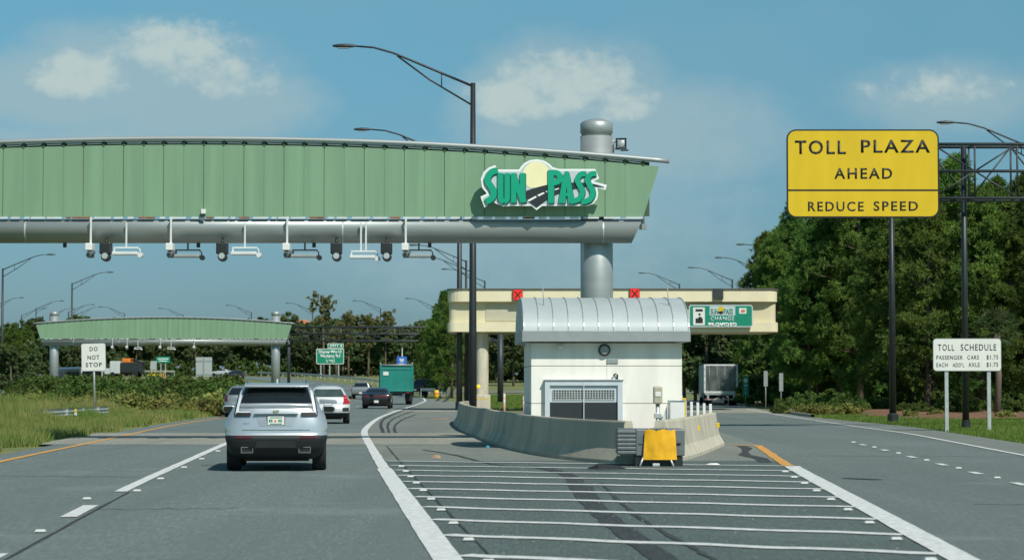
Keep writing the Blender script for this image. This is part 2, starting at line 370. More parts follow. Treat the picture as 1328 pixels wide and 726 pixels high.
# roads
tag(sheet('main_road', -30, 620, lambda D: LE(max(D,0))-.75, RE, M['asphalt'], 0, 3), kind='structure')
sheet('gore_pavement', -30, 48.6, RE, GL, M['asphalt_gore'], .0)
def worn_r(D): return GL(D) if D < 132 else float(np.interp(D, [132,150,200,253],[-2.4,-2.6,-5,-9.2]))
sheet('paved_island', 48.6, 131.9, RE, GL, M['asphalt_worn'], .0, 4)
sheet('gore_shoulder', 132, 245, RE, lambda D: float(np.interp(D, [132,150,200,245],[-1.5,-2.2,-4.5,-8.4])), M['asphalt_worn'], .002, 2)
sheet('right_road', -30, 320, GL, RR, M['asphalt_right'], 0, 3)
sheet('right_shoulder', -30, 320, RR, SH, M['asphalt_worn'], -.002, 1)
sheet('opposite_road', 40, 420, lambda D: LE(D)-36, lambda D: LE(D)-26, M['asphalt'], .0, 2)
sheet('far_ramp', 292, 306, -14, 40, M['asphalt_worn'], .01, 4)
# concrete slabs under the toll frames
sheet('concrete_slab', 61.5, 76, lambda D: LE(D)-1.3, lambda D: -.4-(D-61.5)*.08, M['concrete_pad'], .006, 3)
sheet('concrete_slab', 133, 146, lambda D: RE(D)-.5, lambda D: -2.6, M['concrete_pad'], .008, 2)
sheet('concrete_slab', 128, 152, lambda D: GL(D)-5, SH, M['concrete_pad'], .006, 3)
def ribbon(name, pts, wd, m, z, kind='structure', n=None, jitter=0, seed=1):
    mb = MB(); rows = []; pts = [Vector((p[0], p[1])) for p in pts]; rn = random.Random(seed)
    for i, p in enumerate(pts):
        d = (pts[min(i+1, len(pts)-1)]-pts[max(i-1, 0)]).normalized(); q = Vector((d.y, -d.x)); ww = wd[i] if isinstance(wd, list) else wd
        a = p - q*(ww/2+rn.uniform(-jitter, jitter)); b = p + q*(ww/2+rn.uniform(-jitter, jitter))
        rows.append([(a.x, a.y, gz(a.y)+z), (b.x, b.y, gz(b.y)+z)])
    mb.grid(rows); return tag(mb.build(name, m), kind=kind)
def along(f, a, b, off=0, st=1.0):
    n = max(2, int((b-a)/st)+1); return [(f(max(0, a+(b-a)*i/(n-1)))+off, a+(b-a)*i/(n-1)) for i in range(n)]
ribbon('edge_line', along(RE, 6, 44), .28, M['paint'], .010, jitter=.006)
ribbon('edge_line', along(RE, 44.02, 255), .22, M['paint'], .011, jitter=.01)
ribbon('yellow_line', along(LE, 8, 250), .17, M['paint_y'], .011, jitter=.008)
ribbon('lane_line', along(LM, 34.5, 118), .19, M['paint'], .011, jitter=.006)
for a, b in ((27.9,30.6),(19,21.9),(11,13.5)): ribbon('lane_dash', along(LM, a, b, -.03), .20, M['paint'], .011)
a = 128
while a < 430: ribbon('lane_dash', along(LM, a, a+3), .17, M['paint'], .011); a += 12
ribbon('road_joint', along(LM, 4, 34.4, .14), .035, M['crack'], .008, jitter=.008)
ribbon('road_joint', along(RE, 8, 60, .42), .03, M['crack'], .008, jitter=.01)
ribbon('gore_line', along(GL, 6, 45.2), .30, M['paint'], .011, jitter=.006)
ribbon('gore_yellow_line', along(GL, 45.4, 60.5, -.05), .22, M['paint_y'], .011, jitter=.02)
ribbon('gore_yellow_line', [(5.75,60.9),(6.2,60.2),(6.6,60.0)], .25, M['paint_y'], .010)
ribbon('road_edge_line', along(RR, 20, 150, -.15), .14, M['paint'], .011, jitter=.01)
for D in (36.6, 41.2, 45.6, 50.4, 55.6, 60.6): ribbon('lane_dash', along(RM, D, D+1.05), .16, M['paint'], .011)
# asphalt lip between the painted gore and the island
ribbon('pavement_seam', [(5.2,47.6),(5.35,50),(5.25,52.5),(5.5,55),(5.9,58),(6.0,60.5)], .20, M['crack'], .007, jitter=.07, seed=5)
# cross stripes
dl = [48.3,45.7,43.2,40.75,38.2,35.6,33.0,30.25,27.45,24.65,21.75,18.9,16,13]
for i, D in enumerate(dl):
    D2 = D-2.9+.02*i; x0, x1 = RE(D)+.16, GL(D2)-.12
    pts = [(x0+(x1-x0)*t/24, D+(D2-D)*t/24+.05*math.sin(t*.9+i)) for t in range(25)]
    ribbon('cross_stripe', pts, .30 if i > 2 else .26, M['paint'], .0095, jitter=.025, seed=i)
# tyre marks
def mark(pp, wd, z=.0070, m='rubber_mark', sub=8, jit=.02, seed=1):
    g = [G(*p) for p in pp]; pts = []; ws = []
    for i in range(len(g)-1):
        p0, p1, p2, p3 = g[max(i-1,0)], g[i], g[i+1], g[min(i+2,len(g)-1)]
        for k in range(sub):
            t = k/sub; q = .5*((2*p1)+(p2-p0)*t+(2*p0-5*p1+4*p2-p3)*t*t+(3*p1-p0-3*p2+p3)*t**3); pts.append((q.x, q.y))
    pts.append((g[-1].x, g[-1].y)); return ribbon('tyre_mark', pts, wd, M[m], z+.0002*seed, jitter=jit, seed=seed)
mark([(686,604),(715,609),(741,618),(748,629),(762,648),(786,670),(822,698),(862,726),(895,752)], .27)
mark([(764,627),(774,646),(794,668),(822,692),(858,716),(900,744)], .06, seed=2)
mark([(781,626),(798,645),(828,670),(868,694),(905,714),(950,738)], .06, seed=3)
mark([(548,583),(590,590),(640,602),(700,606)], .10, seed=4)
mark([(497,561),(494,550),(500,542),(520,533),(545,524)], .12, seed=6)
mark([(505,561),(503,551),(512,542),(535,533)], .10, seed=7)
mark([(513,561),(512,552),(522,544),(540,537)], .10, seed=8)
mark([(1095,620),(1140,622)], .25, seed=9)
mark([(566,520),(575,514),(590,509)], .3, seed=10); mark([(575,521),(586,514),(600,510)], .3, seed=11)

rn = random.Random(31)
def crack(x0, D0, x1, D1, w_=.02, s_=1):
    r_ = random.Random(s_); n_ = 16; ribbon('pavement_crack', [(x0+(x1-x0)*i/n_+r_.uniform(-.06,.06), D0+(D1-D0)*i/n_+r_.uniform(-.15,.15)) for i in range(n_+1)], w_, M['crack'], .005, jitter=.006, seed=s_)
crack(-6.4, 40, -9.6, 40.6, .05, 1); crack(-3.6, 30, -5.6, 29.6, .04, 2); crack(6.2, 31, 9.8, 30.4, .05, 3); crack(6.4, 52, 11.4, 51, .07, 4); crack(-1.2, 34, 3.6, 33.4, .04, 6); crack(-3.6, 52.6, .2, 53.4, .05, 7)
# raised pavement markers
mb = MB(); mb.add([(-.06,-.06,0),(.06,-.06,0),(.06,.06,0),(-.06,.06,0),(-.045,-.03,.022),(.045,-.03,.022),(.045,.03,.022),(-.045,.03,.022)], [(0,3,2,1),(4,5,6,7),(0,1,5,4),(1,2,6,5),(2,3,7,6),(3,0,4,7)])
rp = mb.build('road_marker', M['rpm'])
spots = [(LM(D)+.24, D, 1) for D in (34.6,39,44.3,49.3,55,61)]+[(LM(25.1)-.02, 25.1, 1),(LM(32.2)-.25,32.2,1),(LM(17)-.05,17,1)]
spots2 = [(RE(D)+.42, D-.9, 1) for D in dl[1:]]
spots3 = [(GL(D-2.8)-.36, D-3.6, 1) for D in dl[1:]]
spots4 = [(RM(D), D, 1) for D in (39.4,43.9,48.5,53.4,58.5,63.5)]
first = True
for grp, lab, sp in (('lane line road markers','small white raised road marker beside the lane line left of the silver wagon', spots),
        ('left gore road markers','small white raised road marker at the left ends of the cross stripes', spots2),
        ('right gore road markers','small white raised road marker at the right ends of the cross stripes', spots3),
        ('right road markers','small white raised road marker between the dashes of the right road', spots4)):
    for x, y, _ in sp:
        o = rp if first else rp.copy()
        if not first: COL.objects.link(o)
        first = False; o.location = (x, y, .0145); o.rotation_euler = (0, 0, R(5)); tag(o, lab, 'road marker', grp)

# litter and debris on the pavement
def blob(name, px, py, r, h, m, label, cat, seed=1):
    rn = random.Random(seed); g = G(px, py); mb = MB(); n = 9; top = []; bot = []
    for k in range(n):
        a = 2*math.pi*k/n; rr = r*rn.uniform(.6, 1.2); bot.append((rr*math.cos(a), rr*.6*math.sin(a), 0)); top.append((rr*.6*math.cos(a), rr*.4*math.sin(a), h*rn.uniform(.5, 1)))
    mb.add(bot+top+[(0,0,h)], [tuple(range(n))[::-1]]+[(k,(k+1)%n,n+(k+1)%n,n+k) for k in range(n)]+[(n+k,n+(k+1)%n,2*n) for k in range(n)])
    return tag(mb.build(name, m, loc=(g.x, g.y, .014)), label, cat)
M['leafdry'] = mat('dry_leaf', (.35, .24, .15), .9, var=.3, vscale=20)
blob('dead_leaf', 567, 594.5, .11, .08, M['leafdry'], 'curled brown dead leaf on the grey pavement left of the barrier', 'leaf', 1)
blob('litter', 632, 580.5, .05, .05, mat('teal_scrap', (.02,.30,.40), .6), 'small teal scrap of litter at the foot of the concrete barrier', 'litter', 2)
blob('litter', 928, 581, .10, .04, M['white'], 'white scrap of litter near the end of the right barrier', 'litter', 3)
blob('litter', 925, 603, .16, .03, M['white'], 'flat white litter on the first stripe right of the crash cushion', 'litter', 4)
blob('dead_leaves', 572, 543.5, .5, .03, M['leafdry'], 'patch of dry leaves on the far grey shoulder', 'leaves', 5)
mb = MB(); g = G(783, 609)
mb.add([(-.35,0,0),(-.1,-.12,.0),(.3,-.05,0),(.45,.1,0),(.1,.12,0),(-.1,0,.10),(.25,.03,.07)], [(0,1,5),(1,2,6,5),(2,3,6),(3,4,6),(4,0,5),(4,5,6),(0,4,3,2,1)])
tag(mb.build('rubber_scrap', M['black_metal'], loc=(g.x, g.y, .016)), 'torn black rubber strip lying by the crash cushion', 'debris')
rn = random.Random(11); mb = MB()
for i in range(300):
    D = 20+28*rn.random()**.8; x = rn.uniform(RE(D)+.5, GL(D)-.4); s_ = rn.uniform(.005, .013)
    mb.add([(x-s_,D-s_,.012),(x+s_,D-s_*.7,.012),(x+s_*.7,D+s_,.012),(x-s_*.8,D+s_*.9,.012),(x,D,.012+s_*.5)], [(0,1,4),(1,2,4),(2,3,4),(3,0,4)])
tag(mb.build('gravel', mat('pebbles', (.36,.33,.27), .9, var=.4, vscale=3)), 'pale pebbles and grit scattered over the striped asphalt', 'gravel', kind='stuff')

# ---------------------------------------------------------------- concrete barriers
def jersey(name, pts, m, label, end_slope=False):
    prof = [(-.30,0),(-.30,.07),(-.17,.30),(-.085,.83),(-.07,.86),(.07,.86),(.085,.83),(.17,.30),(.30,.07),(.30,0)]
    mb = MB(); rows = []; pts = [Vector((p[0], p[1], 0)) for p in pts]
    dens = []
    for i in range(len(pts)-1):
        for k in range(5):
            t = k/5; p0, p1, p2, p3 = pts[max(i-1,0)], pts[i], pts[i+1], pts[min(i+2,len(pts)-1)]
            dens.append(.5*((2*p1)+(p2-p0)*t+(2*p0-5*p1+4*p2-p3)*t*t+(3*p1-p0-3*p2+p3)*t**3))
    dens.append(pts[-1])
    for i, p in enumerate(dens):
        d = (dens[min(i+1, len(dens)-1)]-dens[max(i-1, 0)]).normalized(); q = Vector((d.y, -d.x, 0))
        rows.append([p+q*a+Vector((0,0,b)) for a, b in prof])
    mb.grid(rows); n = len(prof); mb.f += [tuple(range(n)), tuple(range((len(rows)-1)*n, len(rows)*n))[::-1]]; mb.m += [0, 0]; mb.sm += [False, False]
    return tag(mb.build(name, m), label, 'barrier')
M['conc_l'] = mat('stained_concrete', (.50, .465, .36), .85, bump=.4, bscale=18, vscale=1.6, stretch=(1.1, .5, .14), col2=(.31, .285, .215), vdetail=9)
jersey('concrete_barrier', [(-2.0,103),(-2.12,97),(-1.95,90),(-1.45,79.5),(-.75,69.5),(-.05,60),(.75,53),(1.55,49),(2.35,46.7)], M['conc_l'], 'long grey stained concrete barrier curving away left of the white shed')
jersey('concrete_barrier', [(3.0,47.3),(3.55,50),(4.25,54),(5.25,60.6)], M['conc_light'], 'short bright cream concrete barrier running right from the crash cushion')
for px, py, wpx in ((903,555,2.6),(929,551,2.6)):
    pp = P(px, py, 53.6 if px < 910 else 57.5); mb = MB(); mb.bbox(-.04,.04,-.02,.02,-.06,.06,.008)
    tag(mb.build('reflector', M['sign_y'], loc=(pp.x+.03, pp.y-.1, pp.z)), 'yellow reflector on the bright barrier, %s' % ('nearer the crash cushion' if px < 910 else 'nearer its far end'), 'reflector')

# crash cushion at the nose
cc = empty('crash_cushion', (2.72, 45.3, 0), 0, 'grey steel crash cushion with yellow nose wrap where the two barriers meet', 'crash cushion')
mb = MB()
for k in range(6): mb.bbox(-.66,-.30,0-.02*(k%2),.9,.24+k*.08,.24+k*.08+.062,.012)
mb.box(-.64,-.32,.03,.88,.22,.73); mb.build('corrugated_panel', M['steel_grey'], cc)
mb = MB(); mb.bbox(-.30,.66,.02,1.2,.20,.72,.02); mb.box(-.24,-.14,.0,.03,.44,.46); mb.build('housing', M['steel_grey'], cc)
mb = MB(); mb.bbox(.50,.58,-.004,.03,.42,.46,.008); mb.build('slot', M['sign_k'], cc)
mb = MB(); rows = []
for j in range(9):
    t = j/8; z = .13+.58*t; hw = .33-.035*t
    rows.append([( .17+hw*a, -.05-.05*(1-a*a)+.012*math.sin(9*a+5*t), z+.02*math.sin(7*a)*t) for a in (-1,-.75,-.5,-.25,0,.25,.5,.75,1)])
mb.smooth = True; mb.grid(rows); mb.grid([[(x, y+.05, z) for x, y, z in r] for r in rows]); mb.build('nose_wrap', M['yellow_plastic'], cc)
mb = MB()
for k in range(6): mb.box(-.02+k*.06, .01+k*.06, -.06, .03, .70, .745)
build_each(mb, 'clip', M['steel_grey'], cc)
mb = MB(); mb.box(-.30,.62,.05,1.1,.0,.19); mb.build('base', M['black_metal'], cc)
for s_ in (-1, 1):
    mb = MB(); mb.tube([(.1+s_*.33,-.12,0),(.1+s_*.24,.0,.22)], .022, 6); mb.build('strut', M['galv'], cc)
mb = MB(); mb.bbox(.02,.16,-.1,0,.0,.06,.01); mb.build('foot', M['galv'], cc)

# ================================================================ toll gantries
S = 45.8; GD = 65.5
def ax(px): return (px-250)/S
def azh(py): return 1.6+(HZ-py)/S
def toptube(x): return azh(183)-.00352*x*x
gan = empty('toll_gantry', ((250-CX)/S, GD, 0), 0, 'near green panelled toll gantry over the road carrying the big logo', 'gantry')
mb = MB(); zb = azh(283.5)
def xb(z): return 12.72+(z-zb)/(7.95-zb)*.53
n = 46; w_ = .563
edges = [-12.72] + [-12.385+i*w_ for i in range(45)] + [12.72]
edges = [-12.72]+[x for x in [ax(242)+k*w_ for k in range(-23, 24)] if -12.5 < x < 12.5]+[12.72]
for i in range(len(edges)-1):
    a, b = edges[i], edges[i+1]; g1 = .014 if i % 2 else .005; g2 = .005 if i % 2 else .014
    zt = lambda x: toptube(x)-.17
    if i == 0: pl = [(-xb(zb), zb), (b-g2/2, zb), (b-g2/2, zt(b)), (-xb(zt(-13.2)), zt(-13.2))]
    elif i == len(edges)-2: pl = [(a+g1/2, zb), (xb(zb), zb), (xb(zt(13.2)), zt(13.2)), (a+g1/2, zt(a))]
    else: pl = [(a+g1/2, zb), (b-g2/2, zb), (b-g2/2, zt(b)), (a+g1/2, zt(a))]
    mb.prism(pl, -.80+.004*(i % 3), -.76)
mb.build('green_panels', M['panel'], gan)
mb = MB(); xs_ = [-12.9+25.8*i/40 for i in range(41)]
for i in range(40): mb.prism([(xs_[i], zb+.03), (xs_[i+1], zb+.03), (xs_[i+1], toptube(xs_[i+1])-.06), (xs_[i], toptube(xs_[i])-.06)], -.70, -.60)
mb.build('backing_frame', M['panel_dk'], gan)  # dark backing in the seams; shadow line under the tube put into its colour
mb = MB(); mb.tube([(-13.45+26.9*i/60, -.84, toptube(-13.45+26.9*i/60)) for i in range(61)], .068, 12); mb.build('top_tube', M['silver'], gan)
mb = MB()
for i in range(len(edges)-1):
    a, b = edges[i], edges[i+1]; c0 = (a+b)/2
    mb.prism([(a+.1, toptube(a)-.135), (b-.06, toptube(b)-.135), (b-.06, toptube(b)-.10), (a+.1, toptube(a)-.10)], -.80, -.72)
build_each(mb, 'soffit_strip', M['white_unit'], gan)
mb = MB()
for x in edges: mb.box(x-.03, x+.04, -.81, -.705, toptube(x)-.19, toptube(x)-.05)
build_each(mb, 'clamp', M['panel_dk'], gan)
PZ = azh(301.5); PR = .335
mb = MB(); mb.tube([(-12.55,-.55,PZ),(12.55,-.55,PZ)], PR, 32)
o = mb.build('main_pipe', M['silver'], gan)
for v in o.data.vertices:      # ends cut on the slant
    if abs(v.co.x) > 12: v.co.x += (v.co.z-PZ)*.45*(1 if v.co.x > 0 else -1)
mb = MB()
for x in (-9.3, 4.3, 11.6, -4.6): mb.lathe([(PR+.004, x-.02), (PR+.004, x+.02)], (0,-.55,PZ), 'x', 32)
build_each(mb, 'pipe_band', M['galv'], gan)
rn = random.Random(5); mb = MB(); mr_ = MB()
x = -12.3
while x < 12.3:
    l = rn.uniform(.12, .5); (mr_ if rn.random() < .3 else mb).box(x, x+l, -.83, -.72, zb-.055, zb-.008); x += l+rn.uniform(.04, .16)
build_each(mb, 'bracket_strip', M['white_unit'], gan); build_each(mr_, 'rusty_bracket_strip', M['rust'], gan)
for sx in (-1, 1):
    mb = MB(); mb.smooth = True; mb.lathe([(.46,0),(.46,azh(176.5))], (sx*11.44,.0,0), n=32); mb.smooth = False; cm = mb.build('column', M['silver'], gan)
    mb = MB(); mb.smooth = True; mb.lathe([(.43,azh(176.5)),(.43,azh(173)),(.462,azh(172)),(.462,azh(160)),(.40,azh(157)),(.22,azh(154.2)),(.02,azh(153))], (sx*11.44,.0,0), n=32); mb.build('column_cap', M['silver'], cm)
    mb = MB(); mb.box(sx*11.44-.25, sx*11.44+.25, -.35, -.1, PZ-.25, PZ+.25); mb.build('saddle', M['silver'], cm)
mb = MB(); mb.tube([(ax(833.5),-.2,azh(255)),(ax(833.5),-.2,azh(292))], .05, 8); mb.box(ax(829), ax(838), -.28, -.12, azh(298), azh(291)); mb.tube([(ax(833.5),-.2,azh(262)),(ax(822),-.6,azh(262))], .03, 6)
mb.build('drain_pipe', M['fascia'], gan)
far = copy_tree(gan); far.location = ((214-CX)*239/F, 239, 0); far['label'] = 'distant green toll gantry over the opposite carriageway beyond the shrubs'
for g_ in (gan, far): g_['group'] = 'green toll gantries'

# equipment hanging from the pipe
YP = GD-1.0
def cam_unit():
    t = empty('toll_camera'); mb = MB(); mb.bbox(-.028,.028,-.05,.0,-.02,.72,.01); mb.box(-.03,.03,-.05,.25,.66,.70); mb.build('bracket', M['white_unit'], t)
    mb = MB(); mb.bbox(-.11,.09,-.32,.12,-.22,-.02,.02); mb.build('housing', M['white'], t)
    mb = MB(); mb.lathe([(.07,-.38),(.085,-.3),(.085,-.05)], (-.0,0,-.34), 'y', 14); mb.lathe([(.05,-.3),(.05,-.1)], (.10,0,-.27), 'y', 10); mb.box(-.06,.1,-.2,0,-.42,-.22); mb.build('lens_barrel', M['steel_grey'], t)
    mb = MB(); mb.lathe([(.05,-.395),(.05,-.375)], (0,0,-.34), 'y', 14); mb.build('lens', M['glass'], t); return t
def dark_unit():
    t = empty('toll_sensor'); mb = MB(); mb.bbox(-.15,.16,-.28,.1,-.22,.10,.03); mb.tube([(0,-.05,.1),(0,.1,.25)], .04, 6); mb.build('housing', M['black_metal'], t)
    mb = MB(); mb.lathe([(.10,-.36),(.12,-.3),(.13,-.05)], (.02,0,-.30), 'y', 16); mb.build('hood', M['plastic2'], t)
    mb = MB(); mb.lathe([(.085,-.375),(.085,-.355)], (.02,0,-.28), 'y', 16); mb.build('lens', M['galv'], t); return t
def light_bar(m, drop, double=False):
    t = empty('light_bar'); mb = MB()
    for dx in ((-.07, .07) if double else (0,)): mb.bbox(dx-.024,dx+.024,-.03,.03,drop*-1+.12,.55 if m == 'white_unit' else 0,.01)
    mb.box(-.35,.35,-.03,.03,-drop+.09,-drop+.13); mb.box(-.35,-.31,-.03,.03,-drop-.02,-drop+.1); mb.tube([(.31,0,-drop+.11),(.38,0,-drop+.06),(.40,0,-drop-.12)], .02, 6); mb.build('hanger', M[m], t)
    mb = MB(); mb.bbox(-.38,.34,-.2,.16,-drop-.10,-drop-.01,.02); mb.build('lamp_housing', M['white_unit' if m == 'white_unit' else 'fascia'], t)
    mb = MB(); mb.lathe([(.07,-.12),(.075,.08)], (.40,0,-drop-.10), 'y', 12); mb.build('sensor', M[m], t); return t
PB = PZ-PR     # underside of the pipe
protoC, protoD, protoW, protoB, protoW2 = cam_unit(), dark_unit(), light_bar('white_unit', .26), light_bar('black_metal', .33), light_bar('white_unit', .36, True)
used = set()
def hang(proto, px, z, label, cat, group, D=YP):
    o = proto if proto.name not in used else copy_tree(proto); used.add(proto.name); o.location = ((px-CX)*D/F, D, z); return tag(o, label, cat, group)
for i, px in enumerate((117,221,372,526)): hang(protoC, px, PB-.02, 'white toll camera on a bracket under the gantry pipe, %s' % ('leftmost of the four white cameras', 'second white camera from the left', 'third white camera from the left', 'rightmost white camera')[i], 'camera', 'white toll cameras')
for i, px in enumerate((137,288,436,501)): hang(protoD, px, PB-.12, 'round black sensor unit under the gantry pipe, %s' % ('leftmost, beside the first white camera', 'second black unit from the left', 'third black unit from the left', 'rightmost of the black units')[i], 'sensor', 'black toll sensors')
hang(protoW, 163, PB, 'white light bar under the pipe, leftmost of the white bars', 'light bar', 'white light bars')
hang(protoW, 317, PB, 'white light bar hanging mid pipe right of the second black unit', 'light bar', 'white light bars')
hang(protoW2, 471, PB, 'white light bar on a double hanger between the two right black units', 'light bar', 'white light bars')
for i, px in enumerate((243,395,543)): hang(protoB, px, PB, 'dark framed light bar under the pipe, %s' % ('leftmost of the dark bars', 'middle of the dark bars', 'rightmost')[i], 'light bar', 'dark light bars')
mb = MB(); mb.bbox(-.05,.05,-.03,.03,-.12,.0,.01); st = mb.build('pipe_stub', M['black_metal'])
for i, px in enumerate((88,260,409,558)):
    o = st if i == 0 else st.copy()
    if i: COL.objects.link(o)
    o.location = ((px-CX)*GD/F, GD-.55, PB); tag(o, 'tiny black stub under the long silver pipe', 'pipe stub', 'stubs under the pipe')
sc_ = empty('small_camera', P(264,286,GD-.86), 0, 'small white camera standing on top of the pipe against the green panels', 'camera')
mb = MB(); mb.tube([(0,0,0),(0,-.02,.18)], .03, 6); mb.box(-.08,.02,-.04,.04,.0,.10); mb.build('stand', M['steel_grey'], sc_)
mb = MB(); mb.bbox(-.06,.06,-.12,.12,.18,.31,.015); mb.build('housing', M['white'], sc_)
fl_ = empty('flood_light', P(806,187,GD-.1), R(-10), 'round black framed flood light clamped to the gantry column top', 'flood light')
mb = MB(); mb.box(-.14,.14,-.12,-.05,-.15,-.11); mb.box(-.14,.14,-.12,-.05,.12,.16); mb.box(-.15,-.11,-.12,-.05,-.15,.16); mb.box(.11,.15,-.12,-.05,-.15,.16); mb.box(-.02,.2,-.05,.0,-.2,-.16); mb.build('frame', M['black_metal'], fl_)
mb = MB(); mb.smooth = True; mb.lathe([(.09,.1),(.115,-.02),(.115,-.1),(.10,-.11)], (0,0,0), 'y', 20); mb.build('lamp', M['galv'], fl_)
mb = MB(); mb.tube([(-.30,.05,.05),(-.1,.02,.10)], .03, 6); mb.tube([(-.30,.05,-.12),(-.05,.02,-.14)], .03, 6); mb.tube([(-.24,.05,-.24),(-.24,.05,.14)], .025, 6); mb.build('bracket', M['galv'], fl_)
used = {p.name for p in (protoC, protoD, protoW, protoB, protoW2)}
s2 = 12.55
for i, (pr, px) in enumerate(((protoC,146),(protoC,165),(protoW,179),(protoC,208),(protoW,222),(protoC,252))):
    hang(pr, px, PB-.02, 'pale fitting under the pipe of the distant green gantry', 'gantry fitting', 'fittings on the distant gantry', 238)

# logo sign
LD = GD-1.22
def lp(x, y, d=0): p = P(610+x/6.989, 190+y/6.989, LD-d); return p
logo = empty('logo_sign', P(700, 240, LD), 0, 'green and white logo sign with pale sun at the near gantry right end', 'sign')
L0 = Vector(logo.location)
def lpoly(pts, name, m, d, th, inset=None):
    q = [lp(x, y, 0)-L0 for x, y in pts]; mb = MB(); mb.prism([(p.x, p.z) for p in q], -d-th, -d); return mb.build(name, m, logo)
back = [(225,172),(247,212),(440,212),(455,190),(490,152),(540,128),(600,120),(665,130),(715,160),(745,190),(800,207),(1130,207),(1167,293),(1112,320),(1237,352),(1222,397),(1150,378),(1158,430),(1148,480),(1112,522),(1065,541),(650,541),(600,580),(555,541),(350,541),(300,547),(240,524),(208,505),(128,556),(92,458),(150,430),(108,378),(95,300),(120,235),(165,195)]
lpoly(back, 'backing_board', M['logo_w'], 0, .10)
cxy = (610, 340)
def shrink(pts, a):
    out = []; n = len(pts); area = sum(pts[i][0]*pts[(i+1)%n][1]-pts[(i+1)%n][0]*pts[i][1] for i in range(n))
    for i in range(n):
        p0, p1, p2 = Vector(pts[i-1]), Vector(pts[i]), Vector(pts[(i+1)%n]); d1 = (p1-p0).normalized(); d2 = (p2-p1).normalized()
        n1 = Vector((-d1.y, d1.x)); n2 = Vector((-d2.y, d2.x)); m_ = (n1+n2); m_ = m_.normalized() if m_.length > .1 else n1
        k = a/max(.45, m_.dot(n1)); out.append(tuple(p1+m_*k*(1 if area > 0 else -1)))
    return out
lpoly(shrink(back, 17), 'face_panel', M['logo_grey'], .10, .006)
a_ = [(600+125*math.cos(R(t)), 268-125*math.sin(R(t))) for t in range(-62, 243, 8)]
lpoly(a_, 'sun_disc', M['logo_sun'], .107, .006)
rd = [(436,438),(500,408),(560,386),(640,364),(700,350),(800,338),(900,331),(1000,331),(1080,338),(1140,350),(1218,374),(1140,366),(1060,368),(960,386),(860,410),(780,440),(720,472),(660,512),(600,556)]
lpoly(rd, 'road_band', M['logo_road'], .115, .006)
for q in ([(515,492),(590,452),(604,462),(530,503)], [(605,444),(662,418),(674,428),(620,456)], [(680,412),(705,402),(708,412),(690,420)], [(760,392),(800,380),(804,388),(768,400)]): lpoly(q, 'road_dash', M['logo_w'], .122, .003)
def stroke(pts, w0, w1=None, sub=6):
    g = [Vector(p) for p in pts]; c_ = []
    if len(g) > 2:
        for i in range(len(g)-1):
            p0, p1, p2, p3 = g[max(i-1,0)], g[i], g[i+1], g[min(i+2,len(g)-1)]
            for k in range(sub):
                t = k/sub; c_.append(.5*((2*p1)+(p2-p0)*t+(2*p0-5*p1+4*p2-p3)*t*t+(3*p1-p0-3*p2+p3)*t**3))
        c_.append(g[-1])
    else: c_ = g
    w1 = w1 or w0; n_ = len(c_); Lf = []; Rt = []
    for i, p in enumerate(c_):
        d = (c_[min(i+1, n_-1)]-c_[max(i-1, 0)]).normalized(); q = Vector((-d.y, d.x)); ww = (w0+(w1-w0)*i/(n_-1))/2; Lf.append(tuple(p+q*ww)); Rt.append(tuple(p-q*ww))
    return Lf, Rt
def letter(strokes, ch):
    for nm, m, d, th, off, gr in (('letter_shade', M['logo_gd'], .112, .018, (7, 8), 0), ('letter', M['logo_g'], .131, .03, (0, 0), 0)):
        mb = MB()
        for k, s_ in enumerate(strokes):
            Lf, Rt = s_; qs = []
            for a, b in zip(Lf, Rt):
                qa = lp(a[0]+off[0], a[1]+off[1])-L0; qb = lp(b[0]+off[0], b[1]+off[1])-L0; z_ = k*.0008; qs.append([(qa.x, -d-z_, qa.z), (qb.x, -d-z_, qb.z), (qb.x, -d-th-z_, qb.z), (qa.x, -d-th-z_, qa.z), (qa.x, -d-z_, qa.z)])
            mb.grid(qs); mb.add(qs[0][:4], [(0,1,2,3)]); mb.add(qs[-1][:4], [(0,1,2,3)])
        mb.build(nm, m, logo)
letter([stroke([(245,222),(195,238),(158,285),(160,325),(190,370),(210,415),(205,455),(180,485),(140,505)], 56)], 'S')
letter([stroke([(273,245),(273,440),(280,485),(305,508)], 50), stroke([(305,508),(330,485),(334,440),(334,245)], 48)], 'U')
letter([stroke([(392,245),(392,515)], 48), stroke([(384,252),(480,505)], 52), stroke([(475,245),(475,440),(488,512)], 50, 40)], 'N')
letter([stroke([(729,218),(729,518)], 54), stroke([(735,243),(785,246),(812,278),(800,318),(740,338)], 50)], 'P')
letter([stroke([(872,232),(856,300),(842,400),(826,518)], 30, 62), stroke([(872,232),(885,300),(898,400),(915,518)], 30, 56), stroke([(840,440),(910,440)], 30)], 'A')
letter([stroke([(1045,252),(1000,258),(968,300),(985,350),(1012,400),(1006,450),(975,485),(905,505)], 48)], 'S')
letter([stroke([(1135,250),(1090,258),(1060,300),(1076,350),(1106,400),(1104,450),(1072,490),(1005,508)], 48)], 'S')
mb = MB()
for dx in (-1.0, 0, 1.0): mb.box(dx-.02, dx+.02, 0, .34, -.3, -.26); mb.box(dx-.02, dx+.02, 0, .34, .3, .34)
build_each(mb, 'standoff', M['galv'], logo)

